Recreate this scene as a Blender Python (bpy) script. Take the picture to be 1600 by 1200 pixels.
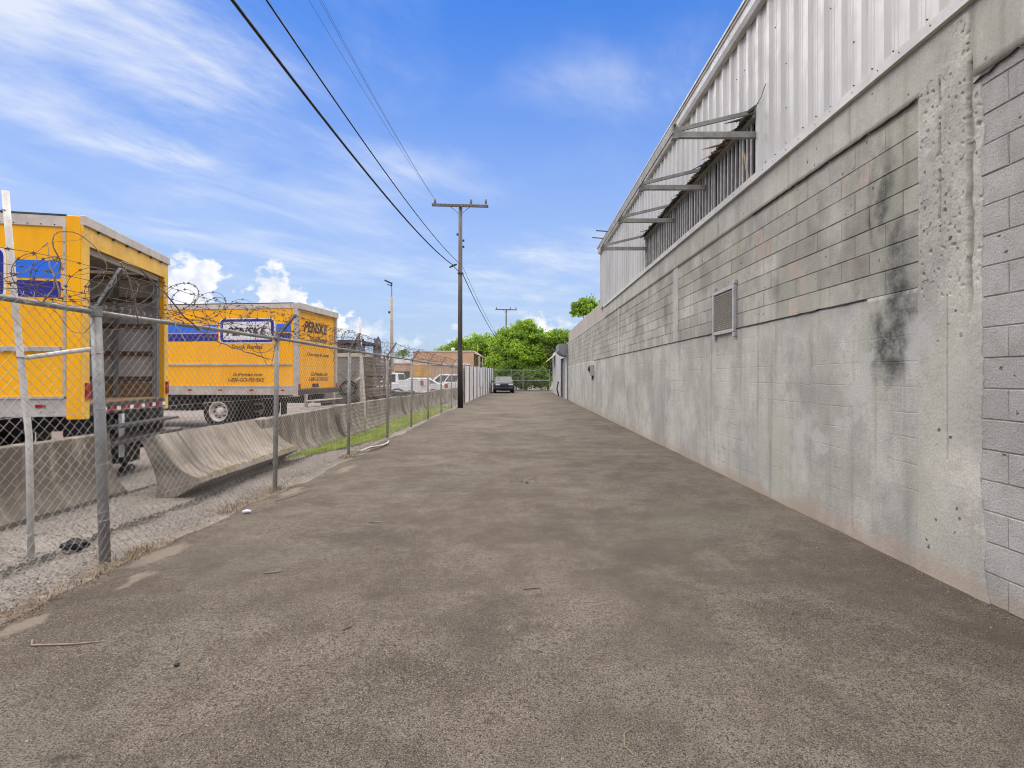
import bpy, bmesh, math, random
from mathutils import Vector, Matrix, noise as mnoise
R = math.radians
sc = bpy.context.scene
col = sc.collection
for o in list(bpy.data.objects): bpy.data.objects.remove(o)
random.seed(7)

# ------------------------------------------------------------------ camera
cam_d = bpy.data.cameras.new("camera"); cam = bpy.data.objects.new("camera", cam_d)
col.objects.link(cam); sc.camera = cam
cam.location = (0, 0, 1.5); cam.rotation_euler = (R(90), 0, 0)
cam_d.sensor_width = 36; cam_d.sensor_fit = 'HORIZONTAL'
cam_d.lens = 820/1600*36
cam_d.shift_x = -13/1600; cam_d.shift_y = -11/1600
cam_d.clip_start = 0.05; cam_d.clip_end = 3000

# ------------------------------------------------------------------ light
SUN_DIR = Vector((-0.08, 0.06, 0.99)).normalized()      # towards the sun
SUN_EL = math.asin(SUN_DIR.z)
sun_d = bpy.data.lights.new("sun", 'SUN'); sun = bpy.data.objects.new("sun", sun_d); col.objects.link(sun)
sun_d.energy = 3.75; sun_d.angle = R(120); sun_d.color = (1.0, 0.90, 0.75)
sun.rotation_euler = (-SUN_DIR).to_track_quat('-Z', 'Y').to_euler()
sun.location = (20, -20, 40)

class NT:
    """small helper for node trees"""
    def __init__(s, nt): s.nt = nt; s.n = nt.nodes; s.l = nt.links
    def new(s, t, **kw):
        nd = s.n.new(t)
        for k, v in kw.items(): setattr(nd, k, v)
        return nd
    def put(s, inp, v):
        if v is None: return
        if hasattr(v, 'is_output'): s.l.new(v, inp)
        elif isinstance(v, (tuple, list)):
            v = tuple(v)
            inp.default_value = v if len(v) == len(inp.default_value) else (v + (1,))[:len(inp.default_value)]
        else: inp.default_value = v
    def math(s, op, a, b=None, c=None, clamp=False):
        nd = s.new('ShaderNodeMath', operation=op); nd.use_clamp = clamp
        s.put(nd.inputs[0], a); s.put(nd.inputs[1], b); s.put(nd.inputs[2], c)
        return nd.outputs[0]
    def vmath(s, op, a, b=None):
        nd = s.new('ShaderNodeVectorMath', operation=op)
        s.put(nd.inputs[0], a); s.put(nd.inputs[1], b)
        return nd.outputs['Value'] if op in ('LENGTH', 'DOT_PRODUCT', 'DISTANCE') else nd.outputs[0]
    def mix(s, f, a, b, blend='MIX'):
        nd = s.new('ShaderNodeMix', data_type='RGBA', blend_type=blend); nd.clamp_factor = True
        s.put(nd.inputs[0], f); s.put(nd.inputs[6], a); s.put(nd.inputs[7], b)
        return nd.outputs[2]
    def noise(s, vec, scale, detail=4, rough=0.55, dist=0.0):
        nd = s.new('ShaderNodeTexNoise'); s.put(nd.inputs['Vector'], vec)
        nd.inputs['Scale'].default_value = scale; nd.inputs['Detail'].default_value = detail
        nd.inputs['Roughness'].default_value = rough; nd.inputs['Distortion'].default_value = dist
        return nd.outputs[0]
    def noisec(s, vec, scale, detail=3):
        nd = s.new('ShaderNodeTexNoise'); s.put(nd.inputs['Vector'], vec)
        nd.inputs['Scale'].default_value = scale; nd.inputs['Detail'].default_value = detail
        return nd.outputs[1]
    def voro(s, vec, scale, feature='F1'):
        nd = s.new('ShaderNodeTexVoronoi', feature=feature); s.put(nd.inputs['Vector'], vec)
        nd.inputs['Scale'].default_value = scale
        return nd.outputs
    def ramp(s, v, a, b, lo=0.0, hi=1.0):
        nd = s.new('ShaderNodeMapRange', interpolation_type='SMOOTHSTEP')
        s.put(nd.inputs[0], v); nd.inputs[1].default_value = a; nd.inputs[2].default_value = b
        nd.inputs[3].default_value = lo; nd.inputs[4].default_value = hi
        return nd.outputs[0]
    def scale(s, vec, v): return s.vmath('MULTIPLY', vec, v)
    def sep(s, vec):
        nd = s.new('ShaderNodeSeparateXYZ'); s.put(nd.inputs[0], vec); return nd.outputs
    def comb(s, x, y, z):
        nd = s.new('ShaderNodeCombineXYZ'); s.put(nd.inputs[0], x); s.put(nd.inputs[1], y); s.put(nd.inputs[2], z)
        return nd.outputs[0]
    def blobs(s, vec, lst):
        """max over soft ellipses (cx, cy, rx, ry, strength) in a 2-D vector"""
        acc = None
        for cx, cy, rx, ry, st in lst:
            d = s.vmath('MULTIPLY', s.vmath('SUBTRACT', vec, (cx, cy, 0)), (1/rx, 1/ry, 0))
            v = s.math('MULTIPLY', s.math('SUBTRACT', 1.0, s.vmath('LENGTH', d), clamp=True), st)
            acc = v if acc is None else s.math('MAXIMUM', acc, v)
        return acc

# ------------------------------------------------------------------ world: Nishita sky with clouds
w = bpy.data.worlds.new("World"); sc.world = w; w.use_nodes = True
T = NT(w.node_tree); T.n.clear()
sky = T.new('ShaderNodeTexSky', sky_type='NISHITA'); sky.sun_disc = False
sky.sun_elevation = SUN_EL; sky.sun_rotation = math.atan2(SUN_DIR.x, SUN_DIR.y)
sky.air_density = 1.0; sky.dust_density = 0.6; sky.ozone_density = 2.0
tc = T.new('ShaderNodeTexCoord').outputs['Generated']
dx, dy, dz = T.sep(tc)
el = T.math('MULTIPLY', T.math('ARCSINE', dz), 57.2958)
az = T.math('MULTIPLY', T.math('ARCTAN2', dx, dy), 57.2958)
g = T.new('ShaderNodeGamma'); T.put(g.inputs[0], T.vmath('MULTIPLY', sky.outputs[0], (0.1, 0.1, 0.1))); g.inputs[1].default_value = 1.35
skycol = T.vmath('MULTIPLY', g.outputs[0], (3.4, 8.6, 13.6))
# pale horizon air
skycol = T.mix(T.ramp(el, 42, -4, 0, 0.95), skycol, (2.65, 3.12, 4.0))
# cirrus veils on a plane high above
zz = T.math('MAXIMUM', dz, 0.05)
pl = T.comb(T.math('DIVIDE', dx, zz), T.math('DIVIDE', dy, zz), 0.0)
rot = T.new('ShaderNodeVectorRotate', rotation_type='Z_AXIS'); T.put(rot.inputs['Vector'], pl); rot.inputs['Angle'].default_value = R(-62)
pv = T.vmath('MULTIPLY', rot.outputs[0], (0.62, 1.15, 1.0))
c1 = T.noise(T.vmath('ADD', pv, (3.1, 0.9, 0)), 1.05, 8, 0.64, 0.35)
c2 = T.noise(T.vmath('ADD', pl, (8.2, 4.0, 0)), 0.5, 3, 0.5)
cir = T.math('MULTIPLY', T.ramp(c1, 0.42, 0.78), T.ramp(c2, 0.36, 0.66))
lw = T.vmath('MULTIPLY', T.vmath('SUBTRACT', T.noisec(pl, 0.9, 4), (0.5, 0.5, 0.5)), (46, 26, 0))
left = T.blobs(T.vmath('ADD', T.comb(az, el, 0.0), lw), [(-44, 29, 24, 12, 1.7), (-34, 23, 14, 6, 1.2), (-17, 31, 10, 5, .45), (10, 30, 14, 5, .35), (4, 9, 26, 8, .6), (-28, 17, 24, 7, .5)])
cir = T.math('ADD', T.math('MULTIPLY', cir, 0.34), T.math('MULTIPLY', T.ramp(c1, 0.30, 0.72), T.math('MULTIPLY', left, 1.35)), clamp=True)
cir = T.math('MULTIPLY', cir, T.ramp(el, 2, 12))
skycol = T.mix(T.math('MULTIPLY', cir, 0.80), skycol, (4.5, 4.7, 5.0))
# cumulus along the horizon: puffs given by direction, ragged by noise
azw = T.math('WRAP', az, 60.0, -60.0)      # the same banks of cumulus go on round the horizon
ae = T.comb(azw, el, 0.0)
wob = T.vmath('MULTIPLY', T.vmath('SUBTRACT', T.noisec(T.scale(ae, (1, 1.3, 1)), 0.42, 6), (0.5, 0.5, 0.5)), (9.0, 5.0, 0))
wob2 = T.vmath('MULTIPLY', T.vmath('SUBTRACT', T.noisec(ae, 1.6, 4), (0.5, 0.5, 0.5)), (1.6, 1.4, 0))
aw = T.vmath('ADD', T.vmath('ADD', ae, wob), wob2)
puffs = [(-32.0, 8.4, 2.9, 3.0, 1), (-35.5, 8.6, 2.2, 2.5, 1), (-25.2, 7.9, 2.4, 3.3, 1), (-21.0, 5.9, 3.6, 1.9, 1),
         (-16.5, 4.6, 4.0, 1.9, .34), (-12, 4.0, 4.5, 1.5, .26), (-6, 4.2, 4, 1.4, .3), (2.5, 5.4, 3.4, 1.6, .6), (7.5, 3.6, 5, 2.2, .5)]
cum = T.blobs(aw, puffs)
cden = T.ramp(cum, 0.06, 0.36)
shade = T.ramp(T.noise(T.vmath('ADD', ae, (0, 0.7, 0)), 0.55, 5), 0.35, 0.62)
ccol = T.mix(shade, (3.9, 4.2, 4.7), (5.3, 5.2, 5.15))
skycol = T.mix(T.math('MULTIPLY', cden, 0.93), skycol, ccol)
bg = T.new('ShaderNodeBackground'); T.put(bg.inputs[0], skycol); bg.inputs[1].default_value = 0.1
T.l.new(bg.outputs[0], T.new('ShaderNodeOutputWorld').inputs[0])

vs = sc.view_settings
vs.view_transform = 'Standard'; vs.look = 'None'; vs.gamma = 1; vs.use_curve_mapping = False
vs.exposure = 1.02
sc.render.engine = 'CYCLES'
sc.cycles.max_bounces = 5; sc.cycles.filter_width = 1.05; sc.cycles.transparent_max_bounces = 8

# ------------------------------------------------------------------ materials
M = {}
def newmat(name):
    m = bpy.data.materials.new(name); m.use_nodes = True
    t = NT(m.node_tree); b = t.n['Principled BSDF']
    M[name] = m
    return m, t, b
def pos(t): return t.new('ShaderNodeNewGeometry').outputs['Position']
def objc(t): return t.new('ShaderNodeTexCoord').outputs['Object']
def bump(t, b, h, strength=0.3, dist=0.01):
    n = t.new('ShaderNodeBump'); n.inputs['Strength'].default_value = strength; n.inputs['Distance'].default_value = dist
    t.put(n.inputs['Height'], h); t.l.new(n.outputs[0], b.inputs['Normal'])
def simple(name, c, rough=0.6, metal=0.0, c2=None, scale=6.0, amt=0.5, bmp=0.0, bscale=60.0, rnd=0.0, local=False, streak=None, spec=0.4):
    m, t, b = newmat(name)
    p = objc(t) if local else pos(t)
    pv = t.scale(p, streak) if streak else p
    colr = c
    if c2 is not None:
        f = t.ramp(t.noise(pv, scale, 6, 0.6), 0.36, 0.66, 0, amt)
        f = t.math('ADD', f, t.math('MULTIPLY', t.ramp(t.noise(p, scale*7, 4), 0.45, 0.75), amt*0.4), clamp=True)
        colr = t.mix(f, c, c2)
    if rnd:
        oi = t.new('ShaderNodeObjectInfo').outputs['Random']
        hv = t.new('ShaderNodeHueSaturation'); t.put(hv.inputs['Color'], colr)
        t.put(hv.inputs['Value'], t.math('MULTIPLY_ADD', oi, rnd*2, 1-rnd)); colr = hv.outputs[0]
    t.put(b.inputs['Base Color'], colr)
    t.put(b.inputs['Roughness'], t.ramp(t.noise(p, scale*2, 3), 0.3, 0.7, max(rough-0.1, 0.02), min(rough+0.1, 1)))
    b.inputs['Metallic'].default_value = metal
    b.inputs['Specular IOR Level'].default_value = spec
    if bmp: bump(t, b, t.noise(p, bscale, 5, 0.6), bmp, 0.01)
    return m

simple('galv', (0.30, 0.30, 0.285), 0.5, 0.35, (0.19, 0.18, 0.165), 5, 0.7, 0.1, 90)
simple('wire_galv', (0.40, 0.375, 0.335), 0.55, 0.2, (0.22, 0.18, 0.14), 2.2, 0.8)
simple('barb', (0.085, 0.06, 0.05), 0.8, 0.1, (0.20, 0.17, 0.15), 2.0, 0.6)
simple('vine', (0.13, 0.085, 0.06), 0.9, 0, (0.36, 0.30, 0.24), 3.0, 0.7)
simple('white_pipe', (0.66, 0.64, 0.58), 0.6, 0, (0.40, 0.36, 0.31), 5, 0.6)
simple('yellow', (1.0, 0.46, 0.002), 0.40, 0, (0.84, 0.38, 0.008), 1.3, 0.6, 0.03, 6, spec=0.25, streak=(2.0, 2.0, .22))
simple('yellow_lit', (0.90, 0.52, 0.06), 0.42, 0, (0.62, 0.34, 0.04), 3, 0.5)  # body yellow made paler: light falling on the rear frame put into the colour
simple('alu', (0.54, 0.50, 0.44), 0.5, 0.1, (0.34, 0.30, 0.25), 4, 0.6)
simple('alu_white', (0.62, 0.55, 0.45), 0.5, 0.0, (0.40, 0.34, 0.26), 5, 0.5)
simple('blue_light', (0.02, 0.16, 0.72), 0.4)
simple('blue_dark', (0.020, 0.020, 0.22), 0.4)
simple('decal_white', (0.78, 0.78, 0.78), 0.45, 0, (0.6, 0.58, 0.55), 4, 0.4)
simple('decal_black', (0.010, 0.010, 0.012), 0.5)
simple('decal_brown', (0.075, 0.028, 0.006), 0.5)
simple('red_lens', (0.30, 0.012, 0.012), 0.3)
simple('box_inner', (0.52, 0.51, 0.48), 0.6, 0, (0.36, 0.34, 0.31), 3, 0.6, streak=(1, 1, .35))
simple('box_wood', (0.16, 0.09, 0.05), 0.8, 0, (0.08, 0.05, 0.03), 6, 0.6)
simple('box_ply', (0.30, 0.18, 0.08), 0.75, 0, (0.19, 0.11, 0.05), 5, 0.6)
m_, t_m, b_m = newmat('frp_roof')
b_m.inputs['Base Color'].default_value = (.75, .73, .66, 1); b_m.inputs['Roughness'].default_value = .6
tr_ = t_m.new('ShaderNodeBsdfTranslucent'); tr_.inputs[0].default_value = (.8, .78, .70, 1); mx_ = t_m.new('ShaderNodeMixShader'); mx_.inputs[0].default_value = .55
t_m.l.new(b_m.outputs[0], mx_.inputs[1]); t_m.l.new(tr_.outputs[0], mx_.inputs[2]); t_m.l.new(mx_.outputs[0], t_m.n['Material Output'].inputs[0])
simple('box_roof_in', (0.36, 0.35, 0.33), 0.6, 0, (0.22, 0.21, 0.20), 3, 0.5)
simple('chassis', (0.010, 0.010, 0.011), 0.7, 0, (0.03, 0.027, 0.024), 6, 0.6)
simple('rubber', (0.014, 0.014, 0.015), 0.85, 0, (0.04, 0.037, 0.033), 9, 0.4)
simple('rim_white', (0.62, 0.60, 0.56), 0.5, 0.1, (0.34, 0.28, 0.22), 9, 0.6)
simple('dark_steel', (0.06, 0.06, 0.06), 0.5, 0.5, (0.11, 0.10, 0.09), 6, 0.5)
simple('bracket', (0.30, 0.30, 0.275), 0.6, 0.1, (0.18, 0.165, 0.14), 6, 0.6)
simple('trim_white', (0.60, 0.595, 0.57), 0.5, 0.05, (0.38, 0.365, 0.33), 3, 0.6, streak=(1, 1, .6))
simple('flash', (0.58, 0.56, 0.515), 0.5, 0.0, (0.40, 0.38, 0.34), 3, 0.5)
simple('opening_dark', (0.028, 0.026, 0.023), 0.9, 0, (0.012, 0.011, 0.010), 4, 0.5)
simple('slat_grey', (0.34, 0.325, 0.30), 0.6, 0.05, (0.19, 0.175, 0.15), 7, 0.6, rnd=0.10)
simple('splinter', (0.50, 0.34, 0.17), 0.85, 0, (0.15, 0.10, 0.06), 9, 0.7)
simple('torn', (0.10, 0.095, 0.085), 0.8, 0, (0.045, 0.04, 0.035), 9, 0.6)
simple('screw', (0.05, 0.045, 0.04), 0.5, 0.3)
simple('vent_frame', (0.46, 0.45, 0.43), 0.5, 0.2, (0.30, 0.28, 0.25), 8, 0.5)
simple('vent_slat', (0.42, 0.39, 0.32), 0.6, 0.1, (0.26, 0.23, 0.18), 12, 0.6)
simple('beige', (0.42, 0.37, 0.31), 0.85, 0, (0.31, 0.28, 0.24), 1.2, 0.6, 0.1, 60, streak=(1, 1, .3))
simple('far_wall', (0.46, 0.455, 0.44), 0.8, 0, (0.36, 0.35, 0.33), 0.9, 0.6, 0.1, 50, streak=(1, 1, .3))
simple('door_dark', (0.03, 0.03, 0.03), 0.6)
simple('canopy_grey', (0.22, 0.23, 0.235), 0.6, 0.1, (0.15, 0.15, 0.15), 3, 0.5)
simple('pole_wood', (0.20, 0.175, 0.145), 0.9, 0, (0.095, 0.085, 0.07), 2.4, 0.8, 0.4, 40, streak=(5, 5, .35))
simple('pole_tar', (0.016, 0.015, 0.014), 0.85, 0, (0.030, 0.027, 0.024), 6, 0.5, 0.3, 40)
simple('insulator', (0.20, 0.17, 0.15), 0.3)
simple('cable', (0.012, 0.012, 0.014), 0.6)
simple('wire_thin', (0.10, 0.11, 0.13), 0.6)
simple('conc_pole', (0.36, 0.31, 0.25), 0.9, 0, (0.25, 0.21, 0.17), 3, 0.5)
simple('peach', (0.58, 0.36, 0.22), 0.85, 0, (0.48, 0.29, 0.17), 0.8, 0.6, 0.05, 30)
simple('peach_trim', (0.66, 0.56, 0.46), 0.8)
simple('yellow_door', (0.70, 0.36, 0.03), 0.6, 0, (0.58, 0.29, 0.03), 1.5, 0.5)
simple('paint_white', (0.74, 0.74, 0.73), 0.3, 0, (0.62, 0.60, 0.57), 2, 0.4, spec=0.5)
simple('glass_dark', (0.015, 0.018, 0.02), 0.08, 0, spec=0.6)
simple('car_dark', (0.035, 0.036, 0.038), 0.25, 0.3, spec=0.6)
simple('chrome', (0.55, 0.55, 0.55), 0.2, 0.9)
simple('lens', (0.65, 0.66, 0.68), 0.15, 0.2)
simple('rust', (0.30, 0.145, 0.06), 0.85, 0.1, (0.42, 0.33, 0.25), 1.6, 0.8, 0.1, 40)
simple('corr_white', (0.74, 0.73, 0.70), 0.5, 0.0, (0.52, 0.49, 0.45), 0.8, 0.7, rnd=0.12, streak=(1, 1, .25))
simple('tarp_dark', (0.05, 0.048, 0.055), 0.7, 0, (0.16, 0.15, 0.17), 3, 0.7)
simple('grey_panel', (0.17, 0.175, 0.17), 0.7, 0, (0.27, 0.26, 0.24), 2, 0.6)
simple('stake_wood', (0.14, 0.095, 0.065), 0.9, 0, (0.26, 0.20, 0.15), 2.5, 0.7, rnd=0.2)
simple('bark', (0.12, 0.09, 0.065), 0.95, 0, (0.07, 0.05, 0.04), 5, 0.6, 0.4, 30)
simple('straw', (0.34, 0.25, 0.135), 0.9, 0, (0.19, 0.135, 0.08), 2.0, 0.8)
simple('pebble', (0.36, 0.325, 0.275), 0.9, 0, (0.17, 0.145, 0.12), 30, 0.9)
simple('pebble_white', (0.45, 0.42, 0.37), 0.8)
simple('twig', (0.30, 0.235, 0.17), 0.9, 0, (0.20, 0.14, 0.10), 14, 0.7)
simple('shoe', (0.012, 0.012, 0.013), 0.6)
simple('footing', (0.185, 0.165, 0.142), 0.9, 0, (0.11, 0.098, 0.084), 5, 0.7, 0.3, 60)
simple('crack', (0.075, 0.068, 0.058), 0.95)

def leafmat(name, a, b_, trans=0.35):
    m, t, b = newmat(name)
    oi = t.noise(pos(t), 1.1, 3); vc = t.noise(pos(t), 14.0, 2)
    c = t.mix(t.ramp(t.math('ADD', t.math('MULTIPLY', oi, .55), t.math('MULTIPLY', vc, .45)), .38, .62), a, b_)
    t.put(b.inputs['Base Color'], c); b.inputs['Roughness'].default_value = 0.6
    tr = t.new('ShaderNodeBsdfTranslucent'); t.put(tr.inputs[0], t.mix(0.5, c, (0.24, 0.34, 0.02)))
    mx = t.new('ShaderNodeMixShader'); mx.inputs[0].default_value = trans
    t.l.new(b.outputs[0], mx.inputs[1]); t.l.new(tr.outputs[0], mx.inputs[2])
    t.l.new(mx.outputs[0], t.n['Material Output'].inputs[0])
leafmat('leaf', (0.25, 0.42, 0.025), (0.50, 0.68, 0.06), .5)
leafmat('leaf_dark', (0.10, 0.21, 0.02), (0.24, 0.38, 0.035), .45)
leafmat('leaf_brown', (0.11, 0.085, 0.045), (0.19, 0.16, 0.06))
leafmat('grass', (0.26, 0.36, 0.03), (0.44, 0.52, 0.06))
leafmat('palm_leaf', (0.06, 0.14, 0.02), (0.14, 0.22, 0.05))

# wall family: shared stains laid out in wall coordinates (y along the wall, z up)
def wall_stains(t, p, c, dark=1.0):
    x, y, z = t.sep(p)
    yz = t.comb(y, z, 0.0)
    wb = t.vmath('MULTIPLY', t.vmath('SUBTRACT', t.noisec(p, 3.2, 5), (.5, .5, .5)), (0.55, 0.75, 0))
    yw = t.vmath('ADD', yz, wb)
    st = t.blobs(yw, [(4.30, 2.02, .28, .70, 1.2), (4.42, 1.74, .36, .46, 1.2), (4.34, 2.45, .28, .55, 1.0), (4.15, 1.95, .2, .4, .5), (4.78, 2.45, .25, .3, .45), (7.2, 3.0, .5, .5, .3), (8.9, 3.2, .6, .4, .3), (14, 3.0, .9, .5, .4), (4.62, 2.28, .14, .55, .35), (4.45, 3.05, .12, .75, .75), (4.62, 3.0, .10, .7, .6), (5.6, 2.9, .3, .5, .4), (6.3, 2.6, .3, .35, .35),
                      (4.27, 3.2, .10, .7, .35), (4.9, 2.8, .22, .3, .4), (5.25, 2.6, .3, .16, .3), (11.2, 2.9, .3, .8, .5), (5.6, 1.7, .15, .6, .35), (6.4, 1.6, .2, .7, .25), (12.5, 1.5, .9, .8, .3), (9.4, 2.6, .3, .5, .25)])
    br_ = t.math('MULTIPLY_ADD', t.ramp(t.noise(p, 7, 6, .75), .34, .66), .6, .4)
    f = t.math('MULTIPLY', t.math('MULTIPLY', t.ramp(st, 0.0, 0.85), br_), 0.95*dark)
    c = t.mix(f, c, (0.06, 0.06, 0.054))
    # smeared pale mortar repairs
    rp = t.blobs(yw, [(4.66, 1.62, .14, .22, 1), (4.74, 1.42, .13, .22, 1), (4.86, 1.27, .15, .14, 1), (4.97, 1.08, .12, .16, .9), (5.15, .98, .16, .12, .9), (5.40, .85, .24, .12, .9), (5.75, .85, .14, .18, .9), (5.95, .62, .2, .25, .8),
                      (4.1, 1.75, .22, .4, .6), (3.75, 1.5, .2, .8, .4)])
    c = t.mix(t.math('MULTIPLY', t.ramp(rp, .08, .55), .75), c, (.44, .43, .395))
    # reddish splash near the ground
    rd = t.math('MULTIPLY', t.ramp(t.math('ADD', z, t.math('MULTIPLY', t.noise(p, 3.0, 4), -0.50)), -0.04, -0.22), 0.45)
    c = t.mix(rd, c, (0.38, 0.25, 0.17))
    return c
def wallmat(name, a, b_, cgreen, streak, bmp, bscale, rnd=0.0, ghost=False, dark=1.0, pits=0.0):
    m, t, b = newmat(name)
    p = pos(t)
    c = t.mix(t.ramp(t.noise(p, 1.1, 6, .70), .36, .62), a, b_)
    c = t.mix(t.math('MULTIPLY', t.ramp(t.noise(t.vmath('ADD', p, (3, 8, 2)), 5.5, 4, .7), .52, .68), .45), c, (.24, .232, .205))
    c = t.mix(t.math('MULTIPLY', t.ramp(t.noise(t.vmath('ADD', t.scale(p, (1, 1, .35)), (7, 3, 1)), 2.1, 5, .6), .44, .70), .7), c, cgreen)
    c = t.mix(t.math('MULTIPLY', t.ramp(t.noise(t.scale(p, (1, 3.4, .16)), 2.2, 6, .6), .50, .78), streak), c, (.15, .145, .13))
    c = t.mix(t.math('MULTIPLY', t.ramp(t.noise(p, 90, 3, .7), .42, .70), .45), c, (.16, .156, .142))
    if rnd:
        oi = t.new('ShaderNodeObjectInfo').outputs['Random']
        hv = t.new('ShaderNodeHueSaturation'); t.put(hv.inputs['Color'], c)
        t.put(hv.inputs['Value'], t.math('MULTIPLY_ADD', oi, rnd*2, 1-rnd)); c = hv.outputs[0]
        if not rnd < .1: c = t.mix(t.math('MULTIPLY', t.math('MULTIPLY', t.ramp(t.math('FRACT', t.math('MULTIPLY', oi, 17.3)), .84, .95), .42), t.ramp(t.noise(p, 4.2, 4), .40, .58)), c, (.34, .245, .21))
    x, y, z = t.sep(p)
    h = t.noise(p, bscale, 6, .65)
    if ghost:
        br = t.new('ShaderNodeTexBrick'); t.put(br.inputs['Vector'], t.vmath('ADD', t.comb(y, z, 0.0), t.vmath('MULTIPLY', t.vmath('SUBTRACT', t.noisec(p, 5, 3), (.5, .5, .5)), (.03, .03, 0))))
        br.inputs['Scale'].default_value = 1.0; br.inputs['Brick Width'].default_value = .4064; br.inputs['Row Height'].default_value = .2032
        br.inputs['Mortar Size'].default_value = .009; br.inputs['Mortar Smooth'].default_value = .9
        gm = t.math('MULTIPLY', br.outputs['Fac'], t.ramp(t.noise(p, .9, 4), .42, .66))
        c = t.mix(t.math('MULTIPLY', gm, .30), c, (.19, .185, .17))
        h = t.math('SUBTRACT', h, t.math('MULTIPLY', gm, .5))
    if pits:
        v = t.voro(t.vmath('ADD', p, t.vmath('MULTIPLY', t.noisec(p, 20, 2), (.05, .05, .05))), 9.0)
        sel = t.ramp(t.noise(p, 3.3, 3), .52, .60)
        pm = t.math('MULTIPLY', t.ramp(v[0], .16, .08), sel)
        c = t.mix(t.math('MULTIPLY', pm, pits), c, (.05, .047, .04))
        h = t.math('SUBTRACT', h, pm)
    c = t.mix(t.math('MULTIPLY', t.ramp(t.noise(t.vmath('ADD', t.scale(p, (1, 1, .7)), (9, 1, 4)), .75, 8, .72), .47, .62), .38), c, (.17, .168, .158))
    c = t.vmath('MULTIPLY', c, (1.40, 1.36, 1.26))
    c = wall_stains(t, p, c, dark)
    t.put(b.inputs['Base Color'], c); b.inputs['Roughness'].default_value = .92; b.inputs['Specular IOR Level'].default_value = .2
    bump(t, b, h, bmp, .012)
wallmat('block', (.345, .34, .31), (.215, .212, .192), (.26, .265, .215), .7, .55, 55, rnd=.14, pits=.8)
wallmat('block_rough', (.345, .343, .340), (.275, .272, .268), (.30, .30, .28), .25, 1.0, 75, rnd=.06, pits=.7, dark=.4)
wallmat('mortar', (.32, .312, .285), (.22, .217, .195), (.24, .243, .20), .4, .6, 60)
wallmat('parge', (.385, .378, .355), (.262, .262, .252), (.30, .305, .262), .60, .50, 42, ghost=True)
wallmat('beam', (.385, .378, .35), (.29, .287, .265), (.31, .312, .262), .45, .35, 40, pits=.9)
wallmat('pilaster', (.415, .405, .375), (.285, .28, .262), (.34, .34, .295), .45, .5, 36, pits=.9, dark=.5)

def siding():
    m, t, b = newmat('siding')
    p = pos(t)
    oi = t.new('ShaderNodeObjectInfo').outputs['Random']
    c = t.mix(t.ramp(t.noise(t.scale(p, (1, 2.2, .3)), 1.6, 6, .6), .38, .70, 0, .8), (.53, .51, .465), (.42, .40, .355))
    c = t.mix(t.math('MULTIPLY', t.ramp(t.noise(t.scale(p, (1, 9, .4)), 3, 4), .55, .8), .5), c, (.36, .34, .29))
    hv = t.new('ShaderNodeHueSaturation'); t.put(hv.inputs['Color'], c); t.put(hv.inputs['Value'], t.math('MULTIPLY_ADD', oi, .12, .94))
    t.put(b.inputs['Base Color'], hv.outputs[0])
    t.put(b.inputs['Roughness'], t.ramp(t.noise(p, 4, 3), .3, .7, .28, .5)); b.inputs['Metallic'].default_value = .05
    bump(t, b, t.noise(t.scale(p, (1, 1, .5)), 5, 3), .12, .02)
siding()

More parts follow.
